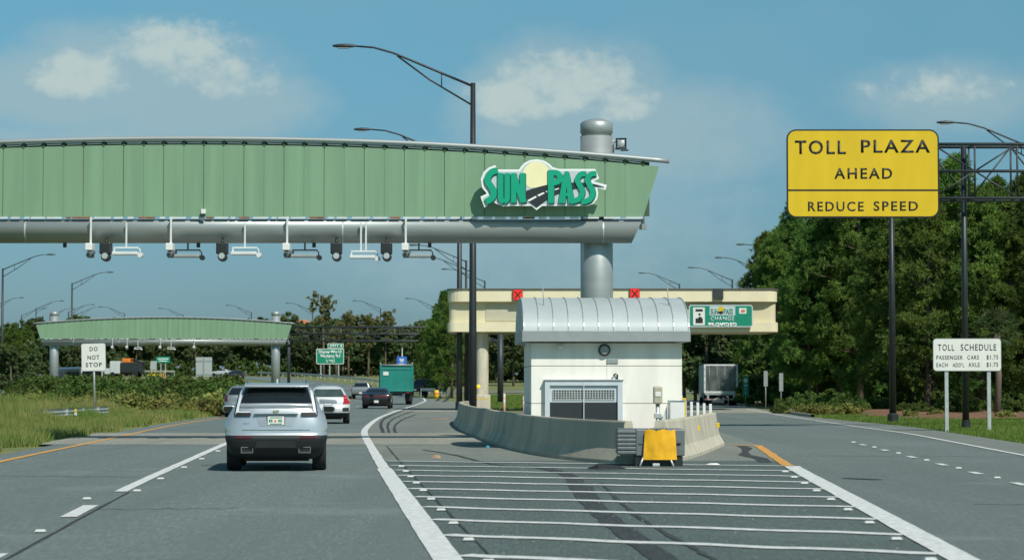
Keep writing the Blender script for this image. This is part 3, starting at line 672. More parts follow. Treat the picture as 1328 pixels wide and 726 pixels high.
# ================================================================ equipment building
bx0 = G(689, 582.2).x
bld = empty('equipment_building', (.475, 57, 0), R(1.9), 'small white stucco equipment shed with curved grey metal roof behind the barriers', 'building')
W_, DP, EV = 3.72, 4.6, 2.62
mb = MB(); mb.box(.02, W_-.02, .02, DP, 0, EV-.01)
zj = [0, 1.13, 2.05, EV]
mb.build('wall_core', mat('wall_joint', (.30,.28,.22), .9), bld)  # darker core, seen as the joint lines between the wall slabs
mb = MB()
for a, b in zip(zj[:-1], zj[1:]):
    mb.box(0, 1.86 if b > 2 else W_, 0, .05, a+.008, b-.008)
    if b > 2: mb.box(1.868, W_, 0, .05, a+.008, b-.008)
    mb.box(-.001, .05, .051, DP+.01, a+.008, b-.008); mb.box(W_-.05, W_+.001, .051, DP+.01, a+.008, b-.008)
mb.build('wall', M['cream'], bld)
rf = MB(); ribs = MB(); x0, x1 = -.22, W_+.16; nA = 28
def rp_(t): a = math.pi*t; return (DP/2-.02-(DP/2+.30)*math.cos(a), 2.90+.90*math.sin(a) if 0 < t < 1 else 2.90)
pts = [rp_(i/nA) for i in range(nA+1)]
rf.prism([(y, z) for y, z in pts], x0, x1, 'yz'); rf.smooth = True; rf.grid([[(x0+.001, y, z+.004), (x1-.001, y, z+.004)] for y, z in pts]); ro = rf.build('roof', M['roofm'], bld)
for k in range(12):
    x = x0+.02+(x1-x0-.04)*k/11
    ribs = MB()
    for (ya, za), (yb, zb_) in zip(pts[:-1], pts[1:]):
        d = Vector((0, yb-ya, zb_-za)); nrm = Vector((0, -d.z, d.y)).normalized()*.024
        if nrm.z < 0: nrm = -nrm
        ribs.add([(x-.009, ya, za), (x+.012, ya, za), (x+.012, yb, zb_), (x-.012, yb, zb_), (x-.009, ya+nrm.y, za+nrm.z), (x+.012, ya+nrm.y, za+nrm.z), (x+.012, yb+nrm.y, zb_+nrm.z), (x-.012, yb+nrm.y, zb_+nrm.z)], [(0,1,5,4),(1,2,6,5),(2,3,7,6),(3,0,4,7),(4,5,6,7)])
    ribs.build('standing_seam', M['galv'], ro)
mb = MB(); mb.bbox(x0-.02, x1+.02, -.35, DP+.30, EV+.02, 2.91, .01); mb.build('fascia', M['fascia'], ro)
for dx in (.34, 3.45):
    mb = MB(); mb.tube([(dx, .5, 3.45), (dx-.04, .45, 4.05)], .010, 5); mb.tube([(dx-.1,-.05,3.25),(dx+.06,.0,3.20)], .022, 5); mb.tube([(dx,-.04,3.2),(dx,.5,3.45)], .012, 5); mb.build('lightning_rod', M['fascia'], ro)
mb = MB(); mb.lathe([(.13,-.10),(.15,-.06),(.15,0)], (1.80,0,2.44), 'y', 20); vn = mb.build('round_vent', M['plastic2'], bld)
mb = MB(); mb.lathe([(.10,-.125),(.11,-.10)], (1.80,0,2.44), 'y', 20); mb.build('vent_glass', M['fascia'], vn)
mb = MB(); mb.bbox(1.86,2.14,-.03,0,2.11,2.22,.008); mb.build('nameplate', M['fascia'], bld)
mb = MB(); mb.bbox(.64,.80,-.14,.0,2.47,2.55,.015); mb.box(.66,.78,-.13,-.02,2.445,2.47); mb.build('wall_lamp', M['white'], bld)
# doors unit with louvres
u = MB(); ux0, ux1, ut = .33, 2.24, 1.69
for b in ((ux0, ux1, ut-.12, ut), (ux0, ux0+.12, 0, ut-.12), (ux1-.12, ux1, 0, ut-.12)): u.box(b[0], b[1], -.16, -.0, b[2], b[3])
u.box(ux0+.12, ux1-.12, -.10, -.0, 1.16, ut-.12)
u.box(1.275, 1.295, -.17, -.16, 0, ut-.001); ub = u.build('louvre_frame', M['unit_blue'], bld)
mb = MB(); mb.box(ux0-.02, ux1+.03, -.19, 0, ut+.002, ut+.03); mb.build('cap_rail', M['galv'], ub)
for a, b in ((ux0+.20, 1.265), (1.305, ux1-.20)):
    mb = MB(); mb.box(a, b, -.105, -.101, 1.23, 1.46); lv = mb.build('louvre', M['grille'], ub)
    mb = MB(); nx = 11
    for i in range(nx+1): mb.box(a+(b-a)*i/nx-.012, a+(b-a)*i/nx+.012, -.125, -.106, 1.23, 1.46)
    for j in range(5): mb.box(a, b, -.128, -.1255, 1.23+.23*j/4-.008, 1.23+.23*j/4+.008)
    mb.build('louvre_grid', M['galv'], lv)
for a, b, hx in ((ux0+.13, 1.272, 1.10), (1.298, ux1-.13, 1.50)):
    mb = MB(); mb.bbox(a, b, -.11, -.05, .05, 1.155, .01); dr = mb.build('door', M['door_dk'], bld)
    mb = MB(); mb.bbox(hx-.05, hx+.04, -.15, -.11, .68, .715, .01); mb.build('handle', M['chrome'], dr)
mb = MB(); mb.tube([(2.12,-.05,1.69),(2.12,-.05,1.83),(2.07,-.05,1.85),(2.02,-.07,1.82)], .022, 6); mb.build('vent_hook', M['black_metal'], bld)
mb = MB(); mb.bbox(-.13,-.0,-.02,.5,2.52,2.62,.01); mb.build('gutter_end', M['galv'], bld)
mt = empty('meter_box', P(853,545,56.2)-Vector((0,0,.0)), 0, 'small tan meter box on a thin grey post by the shed front', 'meter box')
mt.location.z = 0; mb = MB(); mb.tube([(0,0,0),(0,0,1.12)], .05, 8); mb.bbox(-.09,.09,-.07,.07,.78,.90,.01); mb.build('post', M['galv'], mt)
mb = MB(); mb.bbox(-.11,.11,-.12,.08,1.12,1.55,.04); mb.build('housing', mat('tan_enamel', (.40,.38,.28), .6), mt)
mb = MB(); mb.bbox(-.07,.07,-.135,-.12,1.30,1.42,.01); mb.build('window', M['white'], mt)
wp = empty('white_cabinet', (P(876,540,56.4).x, 56.2, 0), 0, 'low white cabinet with a slanted panel at the right end of the shed', 'cabinet')
mb = MB(); mb.bbox(-.15,.20,-.1,.6,0,1.20,.01); mb.build('housing', M['white'], wp)
mb = MB(); mb.prism([(-.62,0),(-.20,1.14),(-.17,1.14),(-.30,0)], -.05, .0); mb.build('slanted_panel', M['white_unit'], wp)
mb = MB(); mb.tube([(-.2,-.12,0),(-.2,-.12,1.21),(.24,-.12,1.21)], .015, 6); mb.build('frame_rail', M['galv'], wp)
wf = empty('white_fence', P(889,540,66), 0, 'short row of white pickets seen past the right end of the shed', 'fence'); wf.location.z = 0
for k in range(5): mb = MB(); mb.bbox(-.05+k*.18,.03+k*.18,-.02,.02,0,1.12-.02*k,.01); mb.build('picket', M['white'], wf)
mb = MB(); mb.box(-.05,.72,.021,.04,.5,.56); mb.build('rail', M['white'], wf)
mb = MB(); mb.bbox(-.08,.08,-.02,.02,.35,1.22,.01); om = mb.build('object_marker', M['sign_y'], loc=(P(886,540,64).x, 64, 0)); tag(om, 'orange and yellow marker strip beside the white pickets', 'marker')

# ================================================================ light poles
def light_pole():
    t = empty('light_pole'); mb = MB(); mb.tube([(0,0,0),(0,0,4),(0,0,15.5)], [.19,.175,.115], 12); mb.lathe([(.21,0),(.24,.02),(.24,.5),(.19,.55)], n=12); mb.build('pole', M['black_metal'], t)
    mb = MB(); mb.tube([(0,0,15.35),(-1.9,0,16.15),(-3.7,0,16.9),(-4.6,0,17.15),(-5.5,0,17.22)], [.06,.055,.05,.045,.04], 8)
    mb.tube([(0,0,14.45),(-2.0,0,15.65),(-3.5,0,16.76)], .042, 8); mb.tube([(-1.45,0,15.95),(-1.45,0,15.33)], .03, 6); mb.build('arm', M['black_metal'], t)
    mb = MB(); mb.smooth = True
    prof = [(-5.4,.05,.05),(-5.6,.11,.09),(-5.95,.17,.11),(-6.3,.16,.09),(-6.5,.06,.05)]; rows = []
    for x, wy, hz in prof: rows.append([(x, wy*math.cos(R(a)), 17.22+hz*math.sin(R(a))*(1 if a <= 180 else .8)) for a in range(0, 361, 30)])
    mb.grid(rows); mb.add(rows[0][:12], [tuple(range(12))]); mb.add(rows[-1][:12], [tuple(range(12))]); hd = mb.build('lamp_head', M['dark_steel'], t)
    mb = MB(); mb.box(-6.25,-5.75,-.12,.12,17.11,17.14); mb.build('lens', M['fascia'], hd)
    return t
lpole = light_pole(); nlp = [0]
def pole_at(hx, hy, flip, label, D=None):
    if D is None:
        D = 100.0
        for _ in range(60): D = (gz(D)+17.22-1.6)*F/(HZ-hy)*.5+D*.5
    o = lpole if nlp[0] == 0 else copy_tree(lpole); nlp[0] += 1
    X = (hx-CX)*D/F; rz = 0
    o.location = (X+(6.5 if not flip else -6.5), D, gz(D)); o.rotation_euler = (0, 0, math.pi if flip else rz)
    return tag(o, label, 'light pole', 'tall black highway light poles')
pole_at(430, 58, False, 'nearest tall black light pole, its lamp highest against the sky above the near gantry')
pole_at(458, 167, False, 'black light pole just left of the nearest one, lamp barely above the gantry roof')
pole_at(530, 322, False, 'third centre light pole, lamp just under the gantry pipe', 262)
pole_at(545, 340, False, 'fourth centre light pole, behind the pair of thick poles', 295)
pole_at(572, 349, False, 'centre light pole whose arm ends over the cream canopy left end')
for hx, hy, lab in ((525,387,'far light pole with lamp left of the cream canopy, above the dark trees'), (457,390,'far light pole with its lamp above the thin autumn trees'), (370,393,'far light pole rising right of the distant gantry'), (292,396,'far light pole with lamp above the right half of the distant gantry'), (205,400,'far light pole with lamp above the middle of the distant gantry'),
                    (828,354,'light pole showing its lamp above the shed roof'), (892,347,'light pole with lamp over the white ticket sign on the canopy'), (927,334,'light pole with lamp just left of the pine tops'), (955,317,'light pole with its lamp against the pine edge')):
    pole_at(hx, hy, False, lab)
pole_at(1217, 158, False, 'light pole at the right edge with lamp beside the big yellow sign')
for hx, hy, lab in ((71,330,'light pole at the left edge with its lamp just below the near gantry'), (147,353,'light pole in front of the left part of the distant gantry'), (31,386,'far light pole with small lamp at the left edge'), (83,390,'light pole with lamp left above the distant gantry end'), (60,400,'farthest light pole above the left trees'), (123,395,'light pole with lamp just above the distant gantry left end'), (133,398,'light pole with lamp beside the distant gantry cap'), (97,400,'faint far light pole behind the distant gantry column')):
    pole_at(hx, hy, True, lab)
pole_at(128, 398, False, 'far light pole whose arm points left above the distant gantry')

# ================================================================ toll plaza canopy
CD = 140.0; cs = F/CD
def cxx(px): return (px-CX)/cs
def czz(py): return 1.6+(HZ-py)/cs
can = empty('toll_canopy', (0, CD, 0), 0, 'long cream toll plaza canopy with red lane lights standing beyond the shed', 'toll canopy')
XL, XR = cxx(580), cxx(1010)
def rounded(x0, x1, y0, y1, r): return [(x, y) for x, y in rrect(x0, x1, y0, y1, r, 6)]
mb = MB(); mb.prism(rounded(XL, XR, 0, 8, .9), czz(391), czz(376), 'xy'); mb.build('top_band', M['canopy'], can)
mb = MB(); mb.prism(rounded(XL-.06, XR+.06, -.06, 8.06, .95), czz(376)+.003, czz(374), 'xy'); mb.build('coping', mat('coping_dark', (.10,.095,.08), .7), can)
mb = MB(); mb.prism(rounded(XL, XR, .003, 8, .5), czz(430), czz(418), 'xy'); mb.build('lower_band', M['canopy'], can)
mb = MB(); mb.prism(rounded(XL+.08, XR-.1, .42, 7.8, .4), czz(418)+.002, czz(391)-.002, 'xy'); mb.build('recessed_wall', mat('canopy_recess', (.60,.55,.37), .85, var=.05, vscale=.8), can)
mb = MB(); mb.box(cxx(630), XR-2.2, .38, .418, czz(416), czz(394)); mb.build('recess_panel', mat('recess_panel', (.46,.44,.33), .8, var=.06), can)
for px, lab in ((625, 1), (740, 0), (875, 0)):
    mb = MB(); mb.prism(rounded(cxx(px)-.38, cxx(px)+.38, .8, 3.2, .34), 0, czz(430)-.003, 'xy'); cl = mb.build('column', M['conc_light'] if lab else M['conc'], can)
    mb = MB(); mb.bbox(cxx(px)-.75, cxx(px)+.5, .3, 3.6, 0, .95, .06); mb.build('plinth', M['conc_light'], cl)
    mb = MB()
    for k in range(6): mb.box(cxx(px)-.7+k*.2, cxx(px)-.6+k*.2, .293, .299, .66, .78)
    build_each(mb, 'hazard_stripe', M['sign_y'], cl)
mb = MB()
for k in range(5): mb.box(cxx(612)-.5, cxx(612)+.3, 4+k*.3, 4.05+k*.3, 0, czz(430)-.003)
mb.box(cxx(612)-.55,cxx(612)+.35,4.05,5.3,0,3.5); mb.build('booth', mat('booth_brown', (.06,.045,.03), .7, var=.3), can)
mb = MB(); mb.box(cxx(611)-.12, cxx(611)+.15, 3.8, 3.99, 2.3, 3.2); mb.build('booth_marker', M['sign_y'], can)
mb = MB()
for px in (690, 735, 780, 822, 870): mb.tube([(cxx(px), 3, czz(376)), (cxx(px), 3, czz(372))], .06, 8); mb.box(cxx(px)-.3, cxx(px)+.3, 2.7, 3.3, czz(372), czz(371))
mb.build('roof_fitting', M['fascia'], can)
for px, py, lit, lab in ((671.5,382.5,1,'square lane signal with lit red X on the canopy left of the shed'), (823,381,1,'square lane signal with lit red X on the canopy behind the shed roof'), (931.5,381,0,'dark unlit lane signal on the canopy above the green ticket sign')):
    t = empty('lane_signal', P(px, py, CD-.02), 0, lab, 'lane signal', 'lane signals on the canopy')
    mb = MB(); mb.bbox(-.30,.30,-.14,.0,-.33,.33,.02); mb.build('housing', M['red_dark'] if lit else M['dark_steel'], t)
    if lit:
        mb = MB(); mb.box(-.265,.265,-.15,-.141,-.295,.295); mb.build('light_field', M['red_em'], t)
        mb = MB()
        for sgn in (1,-1):
            q = Vector((.20*sgn, .23)); n_ = Vector((-q.y, q.x)).normalized()*.042
            mb.prism([(-q.x-n_.x,-q.y-n_.y),(q.x-n_.x,q.y-n_.y),(q.x+n_.x,q.y+n_.y),(-q.x+n_.x,-q.y+n_.y)], -.158-.003*(sgn > 0), -.151)
        mb.build('cross', M['sign_k'], t)
def board(name, x0, x1, y0, y1, D, r, m, label, cat, border=None, bw=.05, th=.05, inset=.0):
    a = P(x0, y1, D); b = P(x1, y0, D); c0 = (a+b)/2; t = empty(name, c0, 0, label, cat); hw, hh = (b.x-a.x)/2, (b.z-a.z)/2
    if border:
        mb = MB(); mb.prism(rrect(-hw, hw, -hh, hh, r), 0, th); mb.build('border', border, t)
        mb = MB(); mb.prism(rrect(-hw+bw, hw-bw, -hh+bw, hh-bw, max(.01, r-bw)), -.004, -.0005); mb.build('face', m, t)
    else:
        mb = MB(); mb.prism(rrect(-hw, hw, -hh, hh, r), 0, th); mb.build('face', m, t)
    return t, hw, hh
def ptxt(t, s, px0, px1, py0, py1, D, m, bold=0, space=1.1, y=-.006, th=.006, shear=0):
    a = P(px0, py1, D); b = P(px1, py0, D); o = t.location
    return text_obj(s, t, m, (a.x+b.x)/2-o.x, (a.z+b.z)/2-o.z, b.x-a.x, b.z-a.z, y, bold=bold, space=space, th=th, shear=shear)
t, hw, hh = board('canopy_sign', 893.5, 976.3, 395.2, 424, CD-.25, .16, M['sign_g'], 'green sign on the canopy right of the shed reading CHANGE PROVIDED', 'sign', M['logo_grey'], .06)
def prect(t, px0, px1, py0, py1, D, m, y0, y1, name, r=.02):
    a = P(px0, py1, D)-t.location; b = P(px1, py0, D)-t.location; mb = MB(); mb.prism(rrect(a.x, b.x, a.z, b.z, r), y0, y1); return mb.build(name, m, t)
DD = CD-.25
prect(t, 899, 914, 398.5, 421.5, DD, M['sign_w'], -.009, -.0045, 'pictogram_panel')
mb = MB()
def lz(px, py): q = P(px, py, DD)-t.location; return (q.x, q.z)
mb.prism([lz(902,404),(lz(911.5,404)),lz(911.5,400.7),lz(902,400.7)], -.012, -.0095)
mb.prism([lz(902,419),lz(911.5,419),lz(911.5,413.5),lz(909.5,411),lz(907,410.2),lz(905,412.6),lz(902,412.6)], -.012, -.0095)
cq = lz(907.2, 407.6); mb.prism([(cq[0]+.075*math.cos(R(k)), cq[1]+.075*math.sin(R(k))) for k in range(0,360,30)], -.012, -.0095); mb.build('pictogram', M['sign_k'], t)
prect(t, 920.3, 953.5, 397, 408.8, DD, M['logo_grey'], -.009, -.0045, 'small_logo_panel')
cq = lz(934.8, 400.8); mb = MB(); mb.prism([(cq[0]+.17*math.cos(R(k)), cq[1]+.17*math.sin(R(k))) for k in range(0,360,30)], -.012, -.0095); mb.build('small_logo_sun', M['sign_y'], t)
mb = MB(); mb.prism([lz(931,404),lz(938,403),lz(937.5,406.5),lz(935,408),lz(932,406.5)], -.0125, -.0095); mb.build('small_logo_road', M['sign_k'], t)
ptxt(t, 'SUN', 921.5, 931.5, 400, 407.5, DD, M['sign_g'], .03, 1.0, -.011); ptxt(t, 'PASS', 938.5, 950.5, 400, 407.5, DD, M['sign_g'], .03, 1.0, -.011)
prect(t, 958.5, 968, 399.3, 406.6, DD, M['sign_w'], -.009, -.0045, 'small_pass_panel')
mb = MB(); mb.prism([lz(960,405),lz(961.5,401.5),lz(967,401.5),lz(965.5,405)], -.012, -.0095); mb.build('small_pass_mark', mat('orange_mark', (.55,.16,.10), .5), t)
ptxt(t, 'CHANGE', 921.5, 952, 410.2, 415.8, DD, M['logo_grey'], .02, 1.15); ptxt(t, 'PROVIDED', 918.5, 955.5, 418.2, 423.3, DD, M['logo_w'], .045, 1.1)

# beacons, posts and delineators by the canopy island
def beacon(px, py, D, lab):
    t = empty('beacon', P(px, py, D), 0, lab, 'beacon'); mb = MB(); mb.smooth = True; mb.lathe([(.06,-.08),(.09,-.04),(.09,.04),(.05,.07)], (0,0,0), 'y', 14); mb.build('lens', M['amber_em'], t)
    mb = MB(); mb.box(-.2,.0,.08,.14,-.05,.05); mb.build('bracket', M['black_metal'], t)
beacon(620.5, 501, 106.9, 'small amber beacon on the right side of the nearest thick black pole')
for px, D, h in ((654,103,1.6),(679.5,100,1.45)):
    t = empty('delineator_post', ((px-CX)*D/F, D, 0), 0, 'slim pink and white delineator post %s' % ('standing left of the shed over the barrier top' if px < 660 else 'touching the left edge of the shed'), 'delineator'); mb = MB(); mb.tube([(0,0,0),(0,0,h*.75)], .05, 8); mb.build('post', mat('pink_plastic', (.62,.33,.30), .6), t)
    mb = MB()
    for k in range(2): mb.lathe([(.055,h*(.5+.14*k)),(.055,h*(.57+.14*k))], n=8)
    mb.build('reflective_band', M['sign_w'], t)
for px, D, h in ((649,205,6.1),):
    t = tag(MB().tube([((px-CX)*D/F,D,0),((px-CX)*D/F,D,h)], .26, 12).build('steel_post', M['dark_steel']), 'dark steel post under the canopy between the cream column and the shed', 'post')

# ================================================================ far truss gantry
def truss(name, xa, xb_, D, zb_, zt_, dep, m, step, label, r=.07, mid=True, z0=0, posts=()):
    t = empty(name, ((xa+xb_)/2, D, z0), 0, label, 'truss gantry'); ox = (xa+xb_)/2
    zs = [zb_, zt_]+([(zb_+zt_)/2] if mid else [])
    for z in zs: MB().tube([(xa-ox,0,z-z0),(xb_-ox,0,z-z0)], r, 8).build('chord', m, t)
    for z in (zb_, zt_): MB().tube([(xa-ox,dep,z-z0),(xb_-ox,dep,z-z0)], r, 8).build('chord', m, t)
    n_ = max(1, int((xb_-xa)/step)); mb = MB(); zm = (zb_+zt_)/2-z0
    for i in range(n_+1):
        x = xa-ox+(xb_-xa)*i/n_
        for y in (0, dep): mb.tube([(x,y,zb_-z0),(x,y,zt_-z0)], r*.7, 6)
        mb.tube([(x,0,zb_-z0),(x,dep,zb_-z0)], r*.6, 6); mb.tube([(x,0,zt_-z0),(x,dep,zt_-z0)], r*.6, 6)
        if i < n_:
            x2 = x+(xb_-xa)/n_; a, b = (zt_-z0, zm) if i % 2 == 0 else (zm, zt_-z0)
            mb.tube([(x,0,a),(x2,0,b)], r*.6, 6); a, b = (zb_-z0, zm) if i % 2 == 0 else (zm, zb_-z0); mb.tube([(x,0,a),(x2,0,b)], r*.6, 6)
            mb.tube([(x,dep,(zb_ if i%2 else zt_)-z0),(x2,dep,(zt_ if i%2 else zb_)-z0)], r*.6, 6)
    mb.build('bracing', m, t)
    for x in posts: MB().tube([(x-ox,dep/2,0),(x-ox,dep/2,zt_-z0)], .2, 12).build('post', m, t)
    return t
DT = 300.0; sT = F/DT
truss('truss_gantry', (372-CX)/sT, (650-CX)/sT, DT, 1.6+(HZ-442)/sT, 1.6+(HZ-424)/sT, 1.4, M['dark_steel'], 3.1, 'long thin dark truss spanning the far road in front of the trees', r=.11, z0=gz(DT), posts=((374-CX)/sT, (648-CX)/sT))

# ================================================================ signs
YD = 83.4
tr = truss('sign_truss', P(1100,200,84).x, P(1100,200,84).x+15.5, 84.2, P(0,257,84.2).z, P(0,187,84.2).z, 1.1, M['dark_steel'], 1.55, 'dark steel truss carrying the yellow sign from the right edge', r=.055, posts=())
tr['category'] = 'sign truss'; px_ = P(1250,300,84.8).x-tr.location.x
mb = MB(); mb.tube([(px_,.55,0),(px_,.55,P(0,190,84.8).z)], [.125,.10], 14); mb.lathe([(.24,0),(.24,.05),(.16,.06),(.16,.3)], (px_,.55,0), n=14); mb.build('post', M['black_metal'], tr)
px2 = px_+9.0; mb = MB(); mb.tube([(px2,.55,0),(px2,.55,P(0,190,84.8).z)], [.15,.12], 14); mb.build('post', M['black_metal'], tr)
t, hw, hh = board('warning_sign', 1020.5, 1217.5, 168, 282.5, YD, .34, M['sign_y'], 'big yellow sign reading TOLL PLAZA AHEAD REDUCE SPEED', 'sign', M['sign_k'], .055, .06)
ptxt(t, 'TOLL', 1031, 1097, 182.2, 200.2, YD, M['sign_k'], .016, 1.2); ptxt(t, 'PLAZA', 1116.5, 1206, 181.5, 198.2, YD, M['sign_k'], .016, 1.2)
ptxt(t, 'AHEAD', 1082, 1157, 218, 232, YD, M['sign_k'], .018, 1.25)
ptxt(t, 'REDUCE', 1048, 1120, 261.5, 274, YD, M['sign_k'], .016, 1.25); ptxt(t, 'SPEED', 1133, 1190.5, 261, 273.5, YD, M['sign_k'], .016, 1.25)
prect(t, 1021, 1217, 245.7, 248, YD, M['sign_k'], -.007, -.0045, 'divider_line', .005)
mb = MB()
for x in (-2.4,-.8,.8,2.4): mb.box(x-.05,x+.05,.06,.7,-hh+.2,-hh+.3); mb.box(x-.05,x+.05,.06,.7,hh-.7,hh-.6); mb.box(x-.05,x+.05,.061,.12,-hh+.1,hh-.1)
mb.build('hanger', M['galv'], t)
g = G(1158, 547); mb = MB(); mb.tube([(0,0,0),(0,0,10.5)], [.15,.10], 14); mb.lathe([(.23,0),(.23,.35),(.16,.42)], n=14)
tag(mb.build('steel_pole', M['black_metal'], loc=(g.x, g.y, -.04)), 'black pole with wide foot rising from the grass behind the big yellow sign', 'pole')
SD = 79.5
t, hw, hh = board('toll_schedule_sign', 1210.2, 1298.3, 438.7, 481, SD, .12, M['sign_w'], 'white TOLL SCHEDULE sign on two posts in the right verge', 'sign', M['fascia'], .018, .03)
ptxt(t, 'TOLL', 1216.5, 1237.5, 446.3, 454.5, SD, M['sign_k'], .004, 1.25); ptxt(t, 'SCHEDULE', 1246, 1292, 446, 454.3, SD, M['sign_k'], .004, 1.2)
ptxt(t, 'PASSENGER', 1214.5, 1248.5, 460.8, 466, SD, M['sign_k'], 0, 1.15); ptxt(t, 'CARS', 1254.5, 1269.5, 460.6, 465.8, SD, M['sign_k'], 0, 1.15); ptxt(t, '$1.75', 1279.5, 1294.5, 460.2, 466.4, SD, M['sign_k'], 0, 1.1)
ptxt(t, 'EACH', 1214.5, 1229, 470.4, 475.6, SD, M['sign_k'], 0, 1.15); ptxt(t, "ADD'L", 1235.5, 1250.5, 470.3, 475.6, SD, M['sign_k'], 0, 1.15); ptxt(t, 'AXLE', 1256, 1270.5, 470.1, 475.4, SD, M['sign_k'], 0, 1.15); ptxt(t, '$1.75', 1279.5, 1294.5, 469.7, 476, SD, M['sign_k'], 0, 1.1)
for px in (1228, 1283):
    x = P(px, 500, SD).x-t.location.x; mb = MB(); mb.box(x-.06, x+.06, .032, .12, -t.location.z-.05, hh-.15); mb.build('post', M['galv'], t)
DS = 111.0
t, hw, hh = board('do_not_stop_sign', 105.3, 137.3, 445, 481, DS, .10, M['sign_w'], 'white DO NOT STOP sign in the grassy median', 'sign', M['fascia'], .02, .03)
t.rotation_euler = (0, R(-1.5), 0)
ptxt(t, 'DO', 116.5, 127, 449.5, 455, DS, M['sign_k'], .012, 1.2); ptxt(t, 'NOT', 113.5, 129, 460.5, 466, DS, M['sign_k'], .012, 1.2); ptxt(t, 'STOP', 111, 132, 470, 475.5, DS, M['sign_k'], .012, 1.2)
mb = MB(); mb.tube([(-.0,.06,-t.location.z-.05),(0,.06,hh-.1)], .045, 8); mb.build('post', M['galv'], t)
# overhead guide signs far ahead
DG = 408.0
t, hw, hh = board('exit_sign', 410.2, 446, 452, 472, DG, .25, M['sign_g'], 'green exit sign on three white posts beside the far road', 'sign', M['sign_w'], .10, .1)
ptxt(t, 'Disney World', 413.5, 442.5, 454, 459.6, DG, M['logo_w'], .03, 1.05, -.02, .012); ptxt(t, 'Hartzog Rd', 416, 441, 459.2, 465, DG, M['logo_w'], .03, 1.05, -.02, .012); ptxt(t, '½ MILE', 422.5, 434, 466, 469.8, DG, M['logo_w'], .02, 1.05, -.02, .012)
for px in (416, 427.5, 439): x = P(px,480,DG).x-t.location.x; mb = MB(); mb.box(x-.1,x+.1,.11,.3,gz(DG)-t.location.z-.1,-hh+.4); mb.build('post', M['galv'], t)
a = P(425,451.5,DG)-t.location; b = P(445.5,445.2,DG)-t.location; mb = MB(); mb.prism(rrect(a.x,b.x,a.z,b.z,.1), .0, .08); tb = mb.build('exit_tab', M['sign_w'], t)
mb = MB(); mb.prism(rrect(a.x+.08,b.x-.08,a.z+.08,b.z-.08,.06), -.006, -.001); mb.build('tab_face', M['sign_g'], tb)
ptxt(t, 'EXIT 8', 428, 443.5, 446.6, 450.3, DG, M['logo_w'], .02, 1.1, -.02, .012)
t, hw, hh = board('guide_sign', 202.5, 220.5, 462.3, 470.2, 430, .1, M['sign_g'], 'small far green guide sign beyond the shrubs on the left', 'sign', M['sign_g'], .06, .1)
mb = MB(); mb.box(-hw+.3,hw-.3,-.03,-.01,.1,.25); mb.box(-hw+.5,hw-.5,-.03,-.01,-.3,-.15); build_each(mb, 'text_bar', M['logo_w'], t)
mb = MB(); mb.box(-.5,-.35,.11,.3,gz(430)-t.location.z-.1,-hh+.3); mb.box(.35,.5,.11,.3,gz(430)-t.location.z-.1,-hh+.3); mb.build('post', M['galv'], t)
t, hw, hh = board('road_sign_back', 254, 275, 463, 488, 300, .05, M['galv'], 'grey unpainted back of a large road sign beyond the shrubs', 'sign', None)
mb = MB(); mb.box(-.08,.08,-.1,-.005,-3.4,hh-.05); mb.box(-hw+.05,hw-.05,-.05,-.003,hh-.55,hh-.4); mb.box(-hw+.05,hw-.05,-.05,-.003,-hh+.2,-hh+.35); build_each(mb, 'brace', M['fascia'], t)
t, hw, hh = board('blue_sign', 514.5, 527.5, 462, 473.5, 296, .06, M['sign_b'], 'small blue road sign rising behind the green dump truck', 'sign', M['sign_b'], .03)
mb = MB(); mb.prism([(-.32,.2),(-.16,.34),(0,.22),(.16,.34),(.32,.2),(.22,-.08),(0,-.2),(-.22,-.08)], -.02, -.006); mb.build('shield', M['logo_grey'], t)
mb = MB(); mb.box(-.35,.35,-.02,-.006,-.42,-.32); mb.build('text_bar', M['logo_grey'], t)
mb = MB(); mb.tube([(.05,.1,gz(296)-t.location.z),(.05,.1,hh+1.1)], .07, 6); mb.build('post', M['galv'], t)
mm = empty('mile_marker', P(967,501,172), 0, 'small green marker sign with shield right of the box trailer', 'sign')
mb = MB(); mb.prism(rrect(-.23,.23,-.72,.72,.04), 0, .03); mb.build('face', M['sign_g'], mm)
mb = MB(); mb.prism([(-.13,.6),(.13,.6),(.15,.4),(0,.25),(-.15,.4)], -.006, -.001); mb.build('shield', M['sign_w'], mm)
for k, s_ in enumerate(('429', 'N', '8')): text_obj(s_, mm, M['logo_w'], 0, .08-.27*k, .26 if k == 0 else .1, .15, -.004, bold=.02)
mb = MB(); mb.tube([(0,.06,-mm.location.z),(0,.06,.6)], .04, 6); mb.build('post', M['galv'], mm)
for px, py, D, lab in ((993,492,150,'left one of two grey sign backs under the pines'), (1013,495,148,'right one of two grey posts under the pines')):
    t = empty('sign_post', P(px, py, D), 0, lab, 'sign'); mb = MB(); mb.bbox(-.13,.13,-.02,.02,-.45 if px < 1000 else -.6,.55,.01); mb.build('panel', M['fascia'], t)
    mb = MB(); mb.tube([(0,.05,-t.location.z),(0,.05,.4)], .035, 6); mb.build('post', M['galv'], t)

